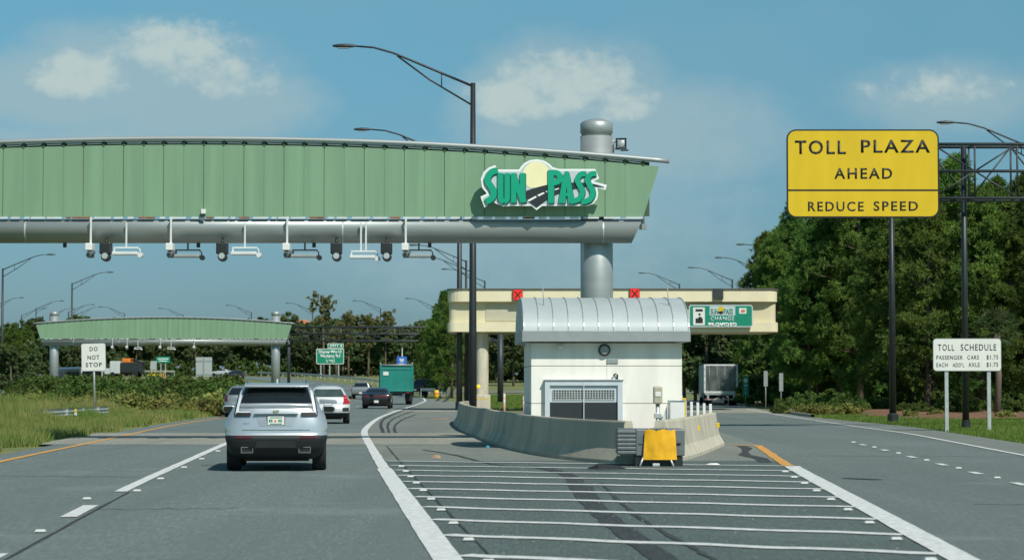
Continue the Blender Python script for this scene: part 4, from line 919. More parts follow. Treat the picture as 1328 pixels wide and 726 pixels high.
# ================================================================ guard rails
def guardrail(name, pts, label, h=.72, pst=4, wood=False, n_off=0):
    t = empty(name, (pts[0][0], pts[0][1], gz(pts[0][1])), 0, label, 'guard rail'); o = t.location
    P3 = [Vector((x, y, gz(y)+h))-o for x, y in pts]; mb = MB(); prof = [(0,.16),(-.05,.10),(-.05,.05),(.0,0),(-.05,-.05),(-.05,-.10),(0,-.16)]
    rows = []
    for i, p in enumerate(P3):
        d = (P3[min(i+1,len(P3)-1)]-P3[max(i-1,0)]).normalized(); q = Vector((d.y,-d.x,0)).normalized(); rows.append([p+q*a+Vector((0,0,b)) for a, b in prof])
    mb.grid(rows); mb.grid([[v+Vector((0,.02,0)) for v in r] for r in rows]); mb.build('rail', M['galv'], t)
    acc = 0
    for i in range(len(P3)-1):
        L_ = (P3[i+1]-P3[i]).length
        while acc < L_:
            p = P3[i].lerp(P3[i+1], acc/L_); mb = MB(); mb.box(p.x-.05,p.x+.05,p.y+.04,p.y+.16,p.z-h,p.z+.12); mb.build('post', M['galv'], t); acc += pst
        acc -= L_
    return t
guardrail('guard_rail', [P(30,0,91).xy[:], P(80,0,97).xy[:], P(145,0,110).xy[:]], 'low grey guard rail lying in the median grass by the white DO NOT STOP sign', h=.42)
for px, py, D in ((33.5,549.5,90.5),(98,541.5,99.5)):
    t = empty('rail_reflector', P(px,py,D), 0, 'small yellow and white reflector post %s' % ('at the near left end of the low guard rail' if px < 50 else 'halfway along the low guard rail'), 'reflector'); t.location.z += .28; mb = MB(); mb.bbox(-.05,.05,-.02,.02,-.05,.1,.01); mb.build('yellow_face', M['sign_y'], t)
    mb = MB(); mb.bbox(-.05,.05,-.02,.02,-.18,-.06,.01); mb.build('white_face', M['sign_w'], t)
guardrail('guard_rail', [(RE(D)+3.2, D) for D in (262,290,320,350,380,410,440)], 'long grey guard rail along the far road curve below the green exit sign', pst=6)
guardrail('guard_rail', [(-62,425),(-80,428),(-100,431),(-125,434),(-150,437)], 'far grey guard rail across the road beyond the shrubs', pst=8, h=1.0)
guardrail('guard_rail', [P(547,0,258).xy[:], P(565,0,256).xy[:]], 'short grey guard rail end right of the black pickup', h=.95)
br = empty('traffic_barrel', P(566,497,255), 0, 'small yellow and orange crash barrel at the end of the short guard rail', 'barrel'); br.location.z = gz(255)
mb = MB(); mb.smooth = True; mb.lathe([(.28,0),(.28,.3),(.26,.85),(.2,.9)], n=16); mb.build('drum', M['sign_y'], br)
mb = MB(); mb.lathe([(.285,.4),(.28,.6)], n=16); mb.build('band', M['orange'], br)

# ================================================================ vehicles (built nose to +y, rear at y = 0)
class Shape:
    """stack of plan outlines: rows (z, half width, rear y, front y)"""
    def __init__(s, rows, nr=4.5, cr=.35, nf=3.0, cf=.6, taper=.10):
        s.r = np.array(rows, float); s.nr, s.cr, s.nf, s.cf, s.tp = nr, cr, nf, cf, taper
    def at(s, z): return [float(np.interp(z, s.r[:,0], s.r[:,i])) for i in (1,2,3)]
    def tpr(s, y, L): t = max(0, (y/L-.35)/.65); return 1-s.tp*t*t
    def ry(s, x, z):
        w, yr, yf = s.at(z); t = min(1, abs(x)/w); return yr+s.cr*(1-(1-t**s.nr)**(1/s.nr))
    def fy(s, x, z):
        w, yr, yf = s.at(z); w *= s.tpr(yf, s.r[:,3].max()); t = min(1, abs(x)/w); return yf-s.cf*(1-(1-t**s.nf)**(1/s.nf))
    def sx(s, y, z): w, yr, yf = s.at(z); return w*s.tpr(y, s.r[:,3].max())
    def outline(s, z):
        w, yr, yf = s.at(z); L = s.r[:,3].max(); pts = []
        cr = min(s.cr, (yf-yr)*.4); cf = min(s.cf, (yf-yr)*.4)
        for k in range(-9, 10):
            a = k/9*math.pi/2; t = abs(math.sin(a))**(2/s.nr)*(1 if a >= 0 else -1); pts.append((w*t, yr+cr*(1-abs(math.cos(a))**(2/s.nr)), z))
        for k in range(1, 9): y = yr+cr+(yf-cf-yr-cr)*k/9; pts.append((w*s.tpr(y, L), y, z))
        for k in range(9, -10, -1):
            a = k/9*math.pi/2; t = abs(math.sin(a))**(2/s.nf)*(1 if a >= 0 else -1); pts.append((w*s.tpr(yf-cf, L)*t, yf-cf*(1-abs(math.cos(a))**(2/s.nf)), z))
        for k in range(8, 0, -1): y = yr+cr+(yf-cf-yr-cr)*k/9; pts.append((-w*s.tpr(y, L), y, z))
        return pts
    def mesh(s, mb, zs=None, black_below=None):
        zs = list(s.r[:,0]); out = []
        for a, b in zip(zs[:-1], zs[1:]):
            n = max(1, int((b-a)/.06)); out += [a+(b-a)*k/n for k in range(n)]
        out.append(zs[-1]); rows = [s.outline(z) for z in out]; n = len(rows[0]); o = len(mb.v); vs = [p for r in rows for p in r]
        fs = []; ms = []
        for i in range(len(rows)-1):
            for k in range(n): fs.append((i*n+k, i*n+(k+1)%n, (i+1)*n+(k+1)%n, (i+1)*n+k)); ms.append(1 if black_below and out[i+1] <= black_below+.005 else 0)
        m = len(rows)-1; fs += [tuple(range(n))[::-1], tuple(m*n+k for k in range(n))]; ms += [1 if black_below else 0, 0]
        mb.v += vs; mb.f += [tuple(i+o for i in f) for f in fs]; mb.m += ms; mb.sm += [True]*len(fs)
    def rear(s, mb, z0, z1, xa, xb_, eps=.006, nx=10, nz=5, th=.0):
        rows = []
        for j in range(nz+1):
            z = z0+(z1-z0)*j/nz; a = xa(z) if callable(xa) else xa; b = xb_(z) if callable(xb_) else xb_
            rows.append([(a+(b-a)*i/nx, s.ry(a+(b-a)*i/nx, z)-eps, z) for i in range(nx+1)])
        mb.grid(rows)
    def front(s, mb, z0, z1, xa, xb_, eps=.006, nx=10, nz=5):
        rows = []
        for j in range(nz+1):
            z = z0+(z1-z0)*j/nz; rows.append([(xa+(xb_-xa)*i/nx, s.fy(xa+(xb_-xa)*i/nx, z)+eps, z) for i in range(nx+1)])
        mb.grid(rows)
    def side(s, mb, z0, z1, ya, yb, sgn, eps=.006, ny=8, nz=5):
        rows = []
        for j in range(nz+1):
            z = z0+(z1-z0)*j/nz; a = ya(z) if callable(ya) else ya; b = yb(z) if callable(yb) else yb
            rows.append([(sgn*(s.sx(a+(b-a)*i/ny, z)+eps), a+(b-a)*i/ny, z) for i in range(ny+1)])
        mb.grid(rows)
def cut_wells(o, cuts):
    mb = MB()
    for (x0, x1, y, z, r) in cuts: mb.lathe([(r, x0), (r, x1)], (0, y, z), 'x', 28)
    c = mb.build('tmp_cut', o.data.materials[0]); 
    for p in c.data.polygons: p.use_smooth = False
    md = o.modifiers.new('b', 'BOOLEAN'); md.operation = 'DIFFERENCE'; md.object = c; md.solver = 'EXACT'
    dg = bpy.context.evaluated_depsgraph_get(); me = bpy.data.meshes.new_from_object(o.evaluated_get(dg)); o.modifiers.clear(); old = o.data; o.data = me; me.name = old.name
    bpy.data.objects.remove(c)
def wheel(parent, x, y, r, wd, sgn, name='wheel'):
    t = bpy.data.objects.new(name, None); COL.objects.link(t); t.parent = parent; t.location = (x, y, r); t.empty_display_size = .2
    mb = MB(); mb.smooth = True; mb.lathe([(r*.66,-wd/2),(r*.93,-wd/2),(r*.985,-wd*.42),(r,-wd*.3),(r,wd*.3),(r*.985,wd*.42),(r*.93,wd/2),(r*.66,wd/2)], axis='x', n=32); mb.build('tyre', M['tyre'], t)
    mb = MB(); mb.lathe([(r*.66,-wd*.3),(r*.66,wd*.3)], axis='x', n=24)
    for k in range(5):
        a = 2*math.pi*k/5; c_, s_ = math.cos(a), math.sin(a); e = sgn*wd*.46
        mb.add([(e, c_*r*.1-s_*.04, s_*r*.1+c_*.04),(e, c_*r*.1+s_*.04, s_*r*.1-c_*.04),(e, c_*r*.66+s_*.03, s_*r*.66-c_*.03),(e, c_*r*.66-s_*.03, s_*r*.66+c_*.03),
                (e*.5, c_*r*.1-s_*.04, s_*r*.1+c_*.04),(e*.5, c_*r*.1+s_*.04, s_*r*.1-c_*.04),(e*.5, c_*r*.66+s_*.03, s_*r*.66-c_*.03),(e*.5, c_*r*.66-s_*.03, s_*r*.66+c_*.03)], [(0,1,2,3),(7,6,5,4),(0,4,5,1),(1,5,6,2),(2,6,7,3),(3,7,4,0)])
    mb.build('rim', M['rim'], t); return t
def mirror(parent, sh, y, z, m, sgn, w_=.24, h_=.15):
    x = sh.sx(y, z); mb = MB(); mb.bbox(min(sgn*(x+.03), sgn*(x+.03+w_)), max(sgn*(x+.03), sgn*(x+.03+w_)), y-.03, y+.14, z-h_/2, z+h_/2, .055); mb.box(min(sgn*(x-.05), sgn*(x+.06)), max(sgn*(x-.05), sgn*(x+.06)), y+.0, y+.08, z-h_/2, z-h_/2+.05); a = mb.build('mirror', m, parent)
    mb = MB(); mb.prism(rrect(min(sgn*(x+.05), sgn*(x+.01+w_)), max(sgn*(x+.05), sgn*(x+.01+w_)), z-h_/2+.02, z+h_/2-.025, .04), y-.04, y-.031); mb.build('mirror_glass', M['glass'], a)

def plate(parent, sh, x, z, detail=True, w_=.305, h_=.155):
    y = sh.ry(x, z)-.02; mb = MB(); mb.bbox(x-w_/2-.012, x+w_/2+.012, y, y+.02, z-h_/2-.012, z+h_/2+.012, .006); f = mb.build('plate_frame', M['plastic'], parent)
    mb = MB(); mb.box(x-w_/2, x+w_/2, y-.004, y-.001, z-h_/2, z+h_/2); mb.build('licence_plate', M['sign_w'], f)
    if detail:
        mb = MB(); mb.box(x-w_*.36, x+w_*.36, y-.007, y-.0045, z+h_*.30, z+h_*.40)
        for k in (-.40,-.28,.16,.28): mb.box(x+k*w_-.006, x+k*w_+.022, y-.007, y-.0045, z-h_*.18, z+h_*.14)
        mb.box(x-w_*.36, x+w_*.36, y-.007, y-.0045, z-h_*.44, z-h_*.34); mb.build('plate_marks', M['sign_g'], f)
        mb = MB(); mb.lathe([(.022,-.001),(.022,.002)], (x-.01, y-.0085, z-.005), 'y', 12); mb.build('plate_emblem', M['orange'], f)

# --- the silver wagon ahead
suv = empty('silver_suv', (-4.32, 42.4, 0), R(4.6), 'big silver sport utility wagon driving ahead in the near lane, seen from behind', 'car')
sh = Shape([(.22,.70,.42,4.25),(.32,.84,.16,4.45),(.42,.90,.05,4.56),(.60,.935,.0,4.6),(.655,.94,.01,4.6),(.665,.94,.035,4.6),(.80,.95,.045,4.56),(.92,.93,.065,4.35),(1.02,.885,.085,3.75),(1.10,.835,.10,3.35),(1.20,.785,.14,3.12),(1.26,.755,.20,3.0),(1.40,.705,.34,2.72),(1.52,.645,.47,2.45),(1.565,.585,.50,2.34),(1.60,.50,.62,2.2),(1.625,.36,.85,1.95)], cr=.42, nr=3.6)
mb = MB(); sh.mesh(mb, black_below=.66); body = mb.build('body', [M['silver_paint'], M['plastic']], suv)
cut_wells(body, [(-1.2,-.60,.98,.36,.43),(.60,1.2,.98,.36,.43),(-1.2,-.60,3.72,.36,.43),(.60,1.2,3.72,.36,.43)])
for sgn in (-1, 1):
    for y in (.98, 3.72): wheel(suv, sgn*.79, y, .36, .26, sgn)
mb = MB(); mb.smooth = True; sh.rear(mb, 1.255, 1.53, lambda z: -(.578+(1.53-z)*.27), lambda z: .578+(1.53-z)*.27, .010, 14, 6); mb.build('rear_window', M['glass'], suv)
mb = MB(); mb.smooth = True
rows = [[(x, .33+.1*abs(x)**2.5+dy, z) for x in [(-.585+1.17*i/12) for i in range(13)]] for dy, z in ((.0,1.535),(-.035,1.55),(-.03,1.575),(.1,1.605),(.4,1.625),(.4,1.58),(.0,1.535))]
mb.grid(rows); mb.build('roof_spoiler', M['silver_paint'], suv)
mb = MB(); mb.smooth = True
rows = [[(x, sh.ry(x, 1.2)+dy, z+.012*(1-(x/.64)**2)) for x in [(-.66+1.32*i/12) for i in range(13)]] for dy, z in ((.03,1.245),(-.03,1.238),(-.04,1.20),(-.015,1.14),(.04,1.13))]
mb.grid(rows); mb.build('tailgate_lip', M['silver_paint'], suv)
for sgn in (-1, 1):
    mb = MB(); mb.smooth = True
    f = lambda z, o_: sgn*(.667+(1.48-z)*.18-o_)
    sh.rear(mb, 1.02, 1.49, lambda z: f(z, .048), lambda z: f(z, .0), .030, 4, 16); lt = mb.build('tail_light', M['clear_lens'], suv)
    mb = MB(); mb.smooth = True; sh.rear(mb, 1.015, 1.085, sgn*.46, sgn*.76, .032, 6, 3); mb.build('lamp_foot', M['plastic'], lt)
    mb = MB(); sh.rear(mb, 1.083, 1.10, sgn*.47, sgn*.72, .036, 6, 1); mb.build('lamp_edge', M['clear_lens'], lt)
    mb = MB(); mb.smooth = True; sh.rear(mb, 1.06, 1.42, lambda z: f(z, .0), lambda z: f(z, -.022), .034, 3, 12); mb.build('lamp_outline', M['plastic'], lt)  # black border strip along the outer edge of the clear lens
    mb = MB(); sh.rear(mb, .612, .648, sgn*.44, sgn*.73, .012, 6, 1); mb.build('reflector', M['red_dark'], suv)
    mb = MB(); y = sh.ry(.5, .40)
    for (a, b, c_, d) in ((.415,.635,.442,.452),(.415,.635,.345,.355),(.415,.425,.356,.441),(.625,.635,.356,.441)): mb.box(min(sgn*a,sgn*b), max(sgn*a,sgn*b), y-.03, y+.12, c_, d)
    ex = mb.build('exhaust_tip', M['chrome'], suv)
    mb = MB(); mb.box(min(sgn*.426,sgn*.624), max(sgn*.426,sgn*.624), y-.01, y+.1, .356, .441); mb.build('exhaust_bore', M['sign_k'], ex)
    mb = MB(); mb.smooth = True; sh.side(mb, 1.21, 1.50, lambda z: .75+(z-1.2)*.9, lambda z: 2.95-(z-1.21)*1.7, sgn, .008, 10, 5); mb.build('side_window', M['glass'], suv)
    mb = MB(); mb.tube([(sgn*.54,.75,1.60),(sgn*.545,.85,1.655),(sgn*.545,2.1,1.645),(sgn*.53,2.25,1.58)], .018, 6); mb.build('roof_rail', M['chrome'], suv)
    mirror(suv, sh, 2.75, 1.12, M['silver_paint'], sgn, .25, .15)
mb = MB(); sh.rear(mb, .44, .56, lambda z: -.38+(z-.44)*.3, lambda z: .38-(z-.44)*.3, .012, 8, 2); mb.build('diffuser', M['plastic2'], suv)
mb = MB(); mb.smooth = True; sh.rear(mb, .83, 1.055, lambda z: -(.30+(z-.83)*.42), lambda z: .30+(z-.83)*.42, .004, 8, 4); pr = mb.build('plate_recess', mat('recess_paint', (.36,.39,.41), .35, .5, coat=.5), suv)
mb = MB(); mb.box(-.40,.40,.03,.11,1.055,1.068); mb.build('recess_lip', M['chrome'], pr)
mb = MB(); sh.rear(mb, .757, .766, -.62, .62, .003, 8, 1); mb.build('crease_line', M['plastic'], suv)
plate(suv, sh, 0, .935)
mb = MB(); y = sh.ry(0, 1.105)-.02; mb.prism([(-.05,1.125),(.05,1.125),(.055,1.105),(.03,1.085),(0,1.075),(-.03,1.085),(-.055,1.105)], y-.012, y+.01); em = mb.build('emblem', M['chrome'], suv)
mb = MB(); mb.prism([(-.03,1.118),(0,1.118),(0,1.085),(-.028,1.098)], y-.016, y-.013); mb.build('emblem_field', mat('gold_field', (.45,.30,.06), .4), em)
mb = MB(); sh.rear(mb, 1.02, 1.04, .42*-1, -.40, .004, 1, 1)
for x in (-.60,-.57,-.54,-.51): sh.rear(mb, .875, .895, x, x+.018, .006, 1, 1)
mb.build('badge', M['chrome'], suv)
mb = MB(); mb.prism([(1.15,1.62),(1.32,1.62),(1.22,1.70),(1.20,1.70)], -.015, .015, 'yz'); mb.build('antenna_fin', M['silver_paint'], suv)
mb = MB(); mb.tube([(-.35,.46,1.27),(.0,.445,1.285)], .008, 5); mb.build('wiper', M['plastic'], suv)
mb = MB(); mb.box(-.6,.6,.6,4.1,.18,.30); mb.build('underbody', M['plastic'], suv)
for sgn in (-1, 1):
    mb = MB(); mb.bbox(-.2+sgn*.33,.2+sgn*.33,1.8,1.95,.9,1.42,.05); mb.build('seat', M['plastic'], suv)

# --- other cars
def car(name, loc, rz, label, rows, paint, black=None, wy=(.85,3.5), wr=.33, glass_z=(1.0,1.35), gin=.1, wside=(.8,3.0), tail=None, tailm='red_lens', tw=.24, sh_kw={}, extra=None, mir=(2.6,1.05), plate_z=.75, plate_d=False, front=False, group=None, cat='car', glassm='glass', fullbar=False):
    t = empty(name, (loc[0], loc[1], gz(loc[1])), rz, label, cat, group); s = Shape(rows, **sh_kw)
    mb = MB(); s.mesh(mb, black_below=black); b = mb.build('body', [paint, M['plastic']], t); W = s.r[:,1].max()
    cut_wells(b, [(-W-.3, -W+.32, y, wr, wr*1.17) for y in wy]+[(W-.32, W+.3, y, wr, wr*1.17) for y in wy])
    for sgn in (-1, 1):
        for y in wy: wheel(t, sgn*(W-.14), y, wr, .23, sgn)
        mb = MB(); mb.smooth = True; s.side(mb, glass_z[0], glass_z[1], lambda z: wside[0]+(z-glass_z[0])*.9, lambda z: wside[1]-(z-glass_z[0])*1.7, sgn, .008, 8, 4); mb.build('side_window', M['glass'], t)
        mirror(t, s, mir[0], mir[1], paint if black is None else M['plastic'], sgn, .2, .14)
        if tail and not fullbar:
            mb = MB(); mb.smooth = True; wz = lambda z: s.at(z)[0]*.985; s.rear(mb, tail[0], tail[1], lambda z: sgn*(wz(z)-tw*(1-.5*(z-tail[0])/(tail[1]-tail[0]))), lambda z: sgn*wz(z), .012, 6, 5); mb.build('tail_light', M[tailm], t)
        mb = MB(); mb.smooth = True; s.front(mb, rows[3][0]+.05, rows[3][0]+.2, sgn*.45, sgn*(W*.85), .01, 5, 2); mb.build('headlight', M['clear_lens'], t)
    if fullbar: mb = MB(); mb.smooth = True; s.rear(mb, tail[0], tail[1], -W*.9, W*.9, .012, 12, 2); mb.build('tail_light', M[tailm], t)
    mb = MB(); mb.smooth = True; s.rear(mb, glass_z[0], glass_z[1], lambda z: -(s.at(z)[0]-gin), lambda z: s.at(z)[0]-gin, .008, 12, 5); mb.build('rear_window', M[glassm], t)
    mb = MB(); mb.smooth = True; s.front(mb, glass_z[0], glass_z[1], -s.at(glass_z[0])[0]+.2, s.at(glass_z[0])[0]-.2, .008, 12, 5); mb.build('windscreen', M['glass'], t)
    plate(t, s, 0, plate_z, plate_d)
    mb = MB(); mb.box(-W+.35, W-.35, .5, rows[2][3]-.4, rows[0][0]-.04, rows[0][0]+.05); mb.build('underbody', M['plastic'], t)
    return t, s
hrows = [(.22,.66,.35,4.0),(.32,.80,.12,4.2),(.45,.87,.02,4.3),(.60,.89,.0,4.33),(.75,.90,.06,4.3),(.88,.895,.08,4.15),(.98,.87,.10,3.6),(1.06,.82,.14,3.1),(1.18,.74,.30,2.9),(1.32,.67,.48,2.65),(1.43,.60,.62,2.4),(1.50,.50,.80,2.2),(1.54,.33,1.1,1.9)]
wt, ws = car('white_crossover', (-7.42, 93.5), R(5), 'white compact crossover with big red tail lights, half hidden by the silver wagon', hrows, M['white_paint'], black=.46, glass_z=(1.09,1.40), tail=(.80,1.16), tw=.30, wr=.34, sh_kw=dict(cr=.5, nr=3), gin=.10, glassm='glass_lit')
mb = MB(); mb.smooth = True; ws.rear(mb, .82, 1.0, -.35, .35, .004, 8, 3); mb.build('tailgate_recess', M['grey_paint'], wt)
for sgn in (-1, 1):
    mb = MB(); mb.smooth = True; ws.rear(mb, .50, .66, sgn*.58, sgn*.84, .01, 5, 2); mb.build('bumper_vent', M['plastic2'], wt)
srows = [(z, w_*1.0, yr, yf+.1) for z, w_, yr, yf in hrows]
car('silver_hatchback', (-13.05, 112), R(4), 'silver hatchback in the far left lane, its corner showing left of the silver wagon', srows, M['grey_paint'], black=.4, glass_z=(1.09,1.42), tail=(.78,1.08), tw=.2, tailm='red_dark', wr=.34, sh_kw=dict(cr=.4, nr=3.5))
crows = [(.20,.72,.35,4.6),(.30,.86,.12,4.8),(.45,.94,.03,4.92),(.62,.96,.0,4.95),(.80,.965,.02,4.9),(.90,.955,.05,4.6),(.96,.93,.10,3.8),(1.00,.88,.50,3.4),(1.06,.80,.78,3.15),(1.18,.73,1.05,2.85),(1.28,.66,1.35,2.6),(1.36,.54,1.7,2.4),(1.39,.35,2.0,2.2)]
car('dark_coupe', (-8.88, 151.5), R(1), 'dark maroon black coupe following the green dump truck', crows, M['dark_paint'], black=.28, glass_z=(1.02,1.31), tail=(.74,.86), tailm='red_dark', fullbar=True, wr=.36, wy=(.95,3.9), sh_kw=dict(cr=.35, nr=4.5), wside=(1.3,3.2), mir=(3.0,1.05), plate_z=.47)
prow = [(.45,.80,.25,5.3),(.55,.95,.05,5.5),(.75,.99,.0,5.55),(1.0,1.0,.0,5.5),(1.15,.99,.03,5.2),(1.20,.97,.06,4.6),(1.22,.93,1.75,4.5),(1.30,.90,1.78,4.25),(1.50,.82,1.85,3.95),(1.72,.74,1.95,3.6),(1.82,.66,2.05,3.4),(1.86,.45,2.3,3.2)]
car('silver_pickup', (-16.1, 246), R(1), 'grey pickup truck with wide mirrors in the left lane left of the dump truck', prow, M['grey_paint'], black=.6, glass_z=(1.30,1.72), tail=(.85,1.15), tw=.12, wr=.40, wy=(1.1,4.4), sh_kw=dict(cr=.15, nr=6, cf=.4), wside=(2.0,4.2), mir=(4.0,1.4), plate_z=.65, cat='pickup truck')
prow2 = [(z+.22, w_, a, b) for z, w_, a, b in prow]
car('black_pickup', (-10.95, 262), R(-18), 'black lifted pickup truck seen at the right side of the green dump truck', prow2, M['dark_paint'], black=.8, glass_z=(1.52,1.92), tail=(1.1,1.4), tw=.12, wr=.50, wy=(1.1,4.4), sh_kw=dict(cr=.15, nr=6, cf=.4), wside=(2.0,4.2), mir=(4.0,1.6), plate_z=.85, cat='pickup truck')
t, _ = car('white_sedan', (P(303,487,452).x, 452), R(68), 'tiny white car far off on the curve above the shrubs', crows, M['white_paint'], glass_z=(1.02,1.31), tail=(.7,.85), wy=(.95,3.9), sh_kw=dict(cr=.35, nr=4.5), wside=(1.3,3.2), mir=(3.0,1.05))
car('dark_car', (P(328,487,372).x-2, 372), R(35), 'small dark car on the far curve, seen just over the silver wagon roof', [(z*1.15, w_, a, b) for z, w_, a, b in hrows], M['dark_paint'], glass_z=(1.3,1.6), tail=(.95,1.3), wr=.36, sh_kw=dict(cr=.4, nr=3.5))
car('blue_car', (P(-4,505,150).x, 149), R(175), 'dark blue car cut by the left edge of the picture behind tall grass', hrows, mat('blue_paint', (.02,.07,.13), .3, .3, coat=.8), glass_z=(1.09,1.40), tail=(.8,1.1), sh_kw=dict(cr=.5, nr=3))

# --- green dump truck
dt = empty('dump_truck', (P(514,500,182).x, 182, 0), R(2.5), 'green dump truck seen from behind in the right lane ahead of the dark coupe', 'truck')
BW = 1.27
mb = MB(); mb.bbox(-BW,BW,.05,5.6,1.02,3.05,.04); bed = mb.build('dump_bed', M['truck_green'], dt)
mb = MB(); mb.bbox(-BW+.02,BW-.02,-.03,.04,1.02,2.85,.02)
for x in (-BW+.05, BW-.05): mb.bbox(x-.07,x+.07,-.06,.04,1.0,3.15,.02)
mb.bbox(-BW,BW,-.07,.04,1.02,1.16,.02); mb.bbox(-BW,BW,-.07,.04,2.74,2.86,.02); mb.build('tailgate', M['truck_green'], bed)
mb = MB()
for k in range(7):
    for sgn in (-1, 1): mb.bbox(sgn*(BW+.04)-.05,sgn*(BW+.04)+.05,.3+k*.8,.4+k*.8,1.05,3.0,.02)
build_each(mb, 'side_rib', M['truck_green'], bed)
mb = MB(); mb.smooth = True; rn = random.Random(4)
mb.grid([[(-1.15+2.3*i/10, .1+5.3*j/12, 3.06+.13*math.sin(i*1.3+j)*.4+.08*math.sin(math.pi*i/10)) for i in range(11)] for j in range(13)]); mb.build('tarp', mat('tan_tarp', (.22,.19,.13), .9, var=.3), dt)
mb = MB(); mb.tube([(-1.2,.0,3.1),(1.2,.0,3.1)], .06, 8); mb.tube([(-1.2,.0,3.1),(-1.28,.1,3.3)], .05, 6); mb.tube([(1.2,.0,3.1),(1.28,.1,3.3)], .05, 6); mb.build('tarp_roller', M['fascia'], dt)
mb = MB(); mb.box(-1.03,-.62,-.08,-.035,2.30,2.58); mb.build('placard', M['sign_w'], dt)
mb = MB(); mb.box(-.45,.45,.2,7.8,.70,1.0); mb.box(-1.2,1.2,.02,.12,.88,1.0); mb.build('chassis', M['black_metal'], dt)
for sgn in (-1, 1):
    for y in (1.3, 2.6): wheel(dt, sgn*.98, y, .5, .52, sgn)
    wheel(dt, sgn*1.05, 7.0, .5, .3, sgn)
    mb = MB(); mb.box(sgn*.98-.3, sgn*.98+.3, .55, .58, .30, .95); mb.build('mudflap', M['plastic'], dt)
    mb = MB(); mb.box(sgn*.9-.12, sgn*.9+.12, -.0, .018, .9, .98); mb.build('tail_light', M['red_lens'], dt)
mb = MB(); mb.bbox(-1.15,1.15,5.8,7.4,.9,2.7,.12); cb = mb.build('cab', M['truck_green'], dt)
mb = MB(); mb.bbox(-1.0,1.0,7.3,8.6,.8,1.7,.15); mb.build('hood', M['truck_green'], cb)
mb = MB(); mb.bbox(-1.0,1.0,7.38,7.42,1.85,2.5,.01)
mb.build('windscreen', M['glass'], cb)
# --- box trailer on the right road
bt = empty('box_trailer', (P(935,500,174).x, 174, 0), R(-3.0), 'box trailer with pale frame and dark rear doors on the right road', 'trailer')
mb = MB(); mb.bbox(-1.27,1.27,.03,13.5,.95,3.10,.03); bx = mb.build('box', mat('trailer_side', (.30,.35,.33), .5, .3, var=.15, vscale=1, stretch=(1,3,.3)), bt)
mb = MB()
for a, b, c_, d in ((-1.27,1.27,2.98,3.10),(-1.27,1.27,.93,1.08),(-1.27,-1.14,1.081,2.979),(1.14,1.27,1.081,2.979)): mb.box(a,b,-.05,.02,c_,d)
mb.build('rear_frame', M['white_unit'], bx)
for a, b in ((-1.13,-.01),(.01,1.13)):
    mb = MB(); mb.bbox(a,b,-.03,.02,1.09,2.97,.01); dr = mb.build('rear_door', mat('door_grey', (.13,.15,.14), .35, .3, var=.5, vscale=1.3), bx)
    for x in (a+.28, b-.28): mb = MB(); mb.tube([(x,-.05,1.1),(x,-.05,2.96)], .018, 6); mb.build('lock_rod', M['fascia'], dr)
for sgn in (-1, 1):
    mb = MB()
    for z in (1.2,1.7,2.2,2.7): mb.box(sgn*1.2-.03, sgn*1.2+.03, -.07, -.051, z, z+.08)
    build_each(mb, 'hinge', M['galv'], bx)
mb = MB(); mb.box(-1.2,1.2,-.02,.1,.80,.92); mb.box(-1.05,-.9,-.02,.1,.5,.8); mb.box(.9,1.05,-.02,.1,.5,.8); mb.box(-1.2,1.2,-.03,.08,.42,.5); mb.build('bumper', M['galv'], bt)
mb = MB()
for k in range(6): mb.box(-1.18+k*.42,-1.0+k*.42,-.035,-.0305,.43,.49)
build_each(mb, 'reflective_tape', M['red_lens'], bt)
for sgn in (-1, 1):
    for y in (1.6, 2.8): wheel(bt, sgn*.95, y, .5, .5, sgn)
    mb = MB(); mb.box(sgn*.95-.28,sgn*.95+.28,.8,.83,.2,.8); mb.build('mudflap', M['plastic'], bt)
mb = MB(); mb.bbox(-1.2,1.2,14.0,16.5,.5,2.9,.15); mb.box(-.45,.45,12.5,14.1,.6,.9); cb = mb.build('tractor_cab', M['white_paint'], bt)
for sgn in (-1, 1): wheel(bt, sgn*1.0, 15.8, .5, .3, sgn)
# --- coach on the opposite road
co = empty('coach', (P(80,490,262).x, 262, gz(262)), R(28)+math.pi, 'dark coach with white front passing behind the shrubs under the distant gantry', 'bus')
mb = MB(); mb.bbox(-1.27,1.27,0,11,.35,3.35,.22); b = mb.build('body', mat('coach_paint', (.10,.12,.14), .4, .2, coat=.5), co)
for sgn in (-1, 1):
    mb = MB()
    for k in range(8): mb.bbox(min(sgn*1.26,sgn*1.285),max(sgn*1.26,sgn*1.285),.4+k*1.28,1.55+k*1.28,1.75,2.85,.01)
    build_each(mb, 'side_window', M['glass'], b)
    for y in (2.2, 8.8): wheel(co, sgn*1.1, y, .5, .3, sgn)
    mb = MB(); mb.box(min(sgn*1.272,sgn*1.28),max(sgn*1.272,sgn*1.28),.2,10.8,.5,1.5); mb.build('side_panel', M['white_paint'], b)
mb = MB(); mb.bbox(-1.22,1.22,10.9,11.06,.45,3.25,.06); fr = mb.build('front_mask', M['white_paint'], b)
mb = MB(); mb.bbox(-1.1,1.1,11.04,11.08,1.5,2.9,.01); mb.build('windscreen', M['glass'], fr)
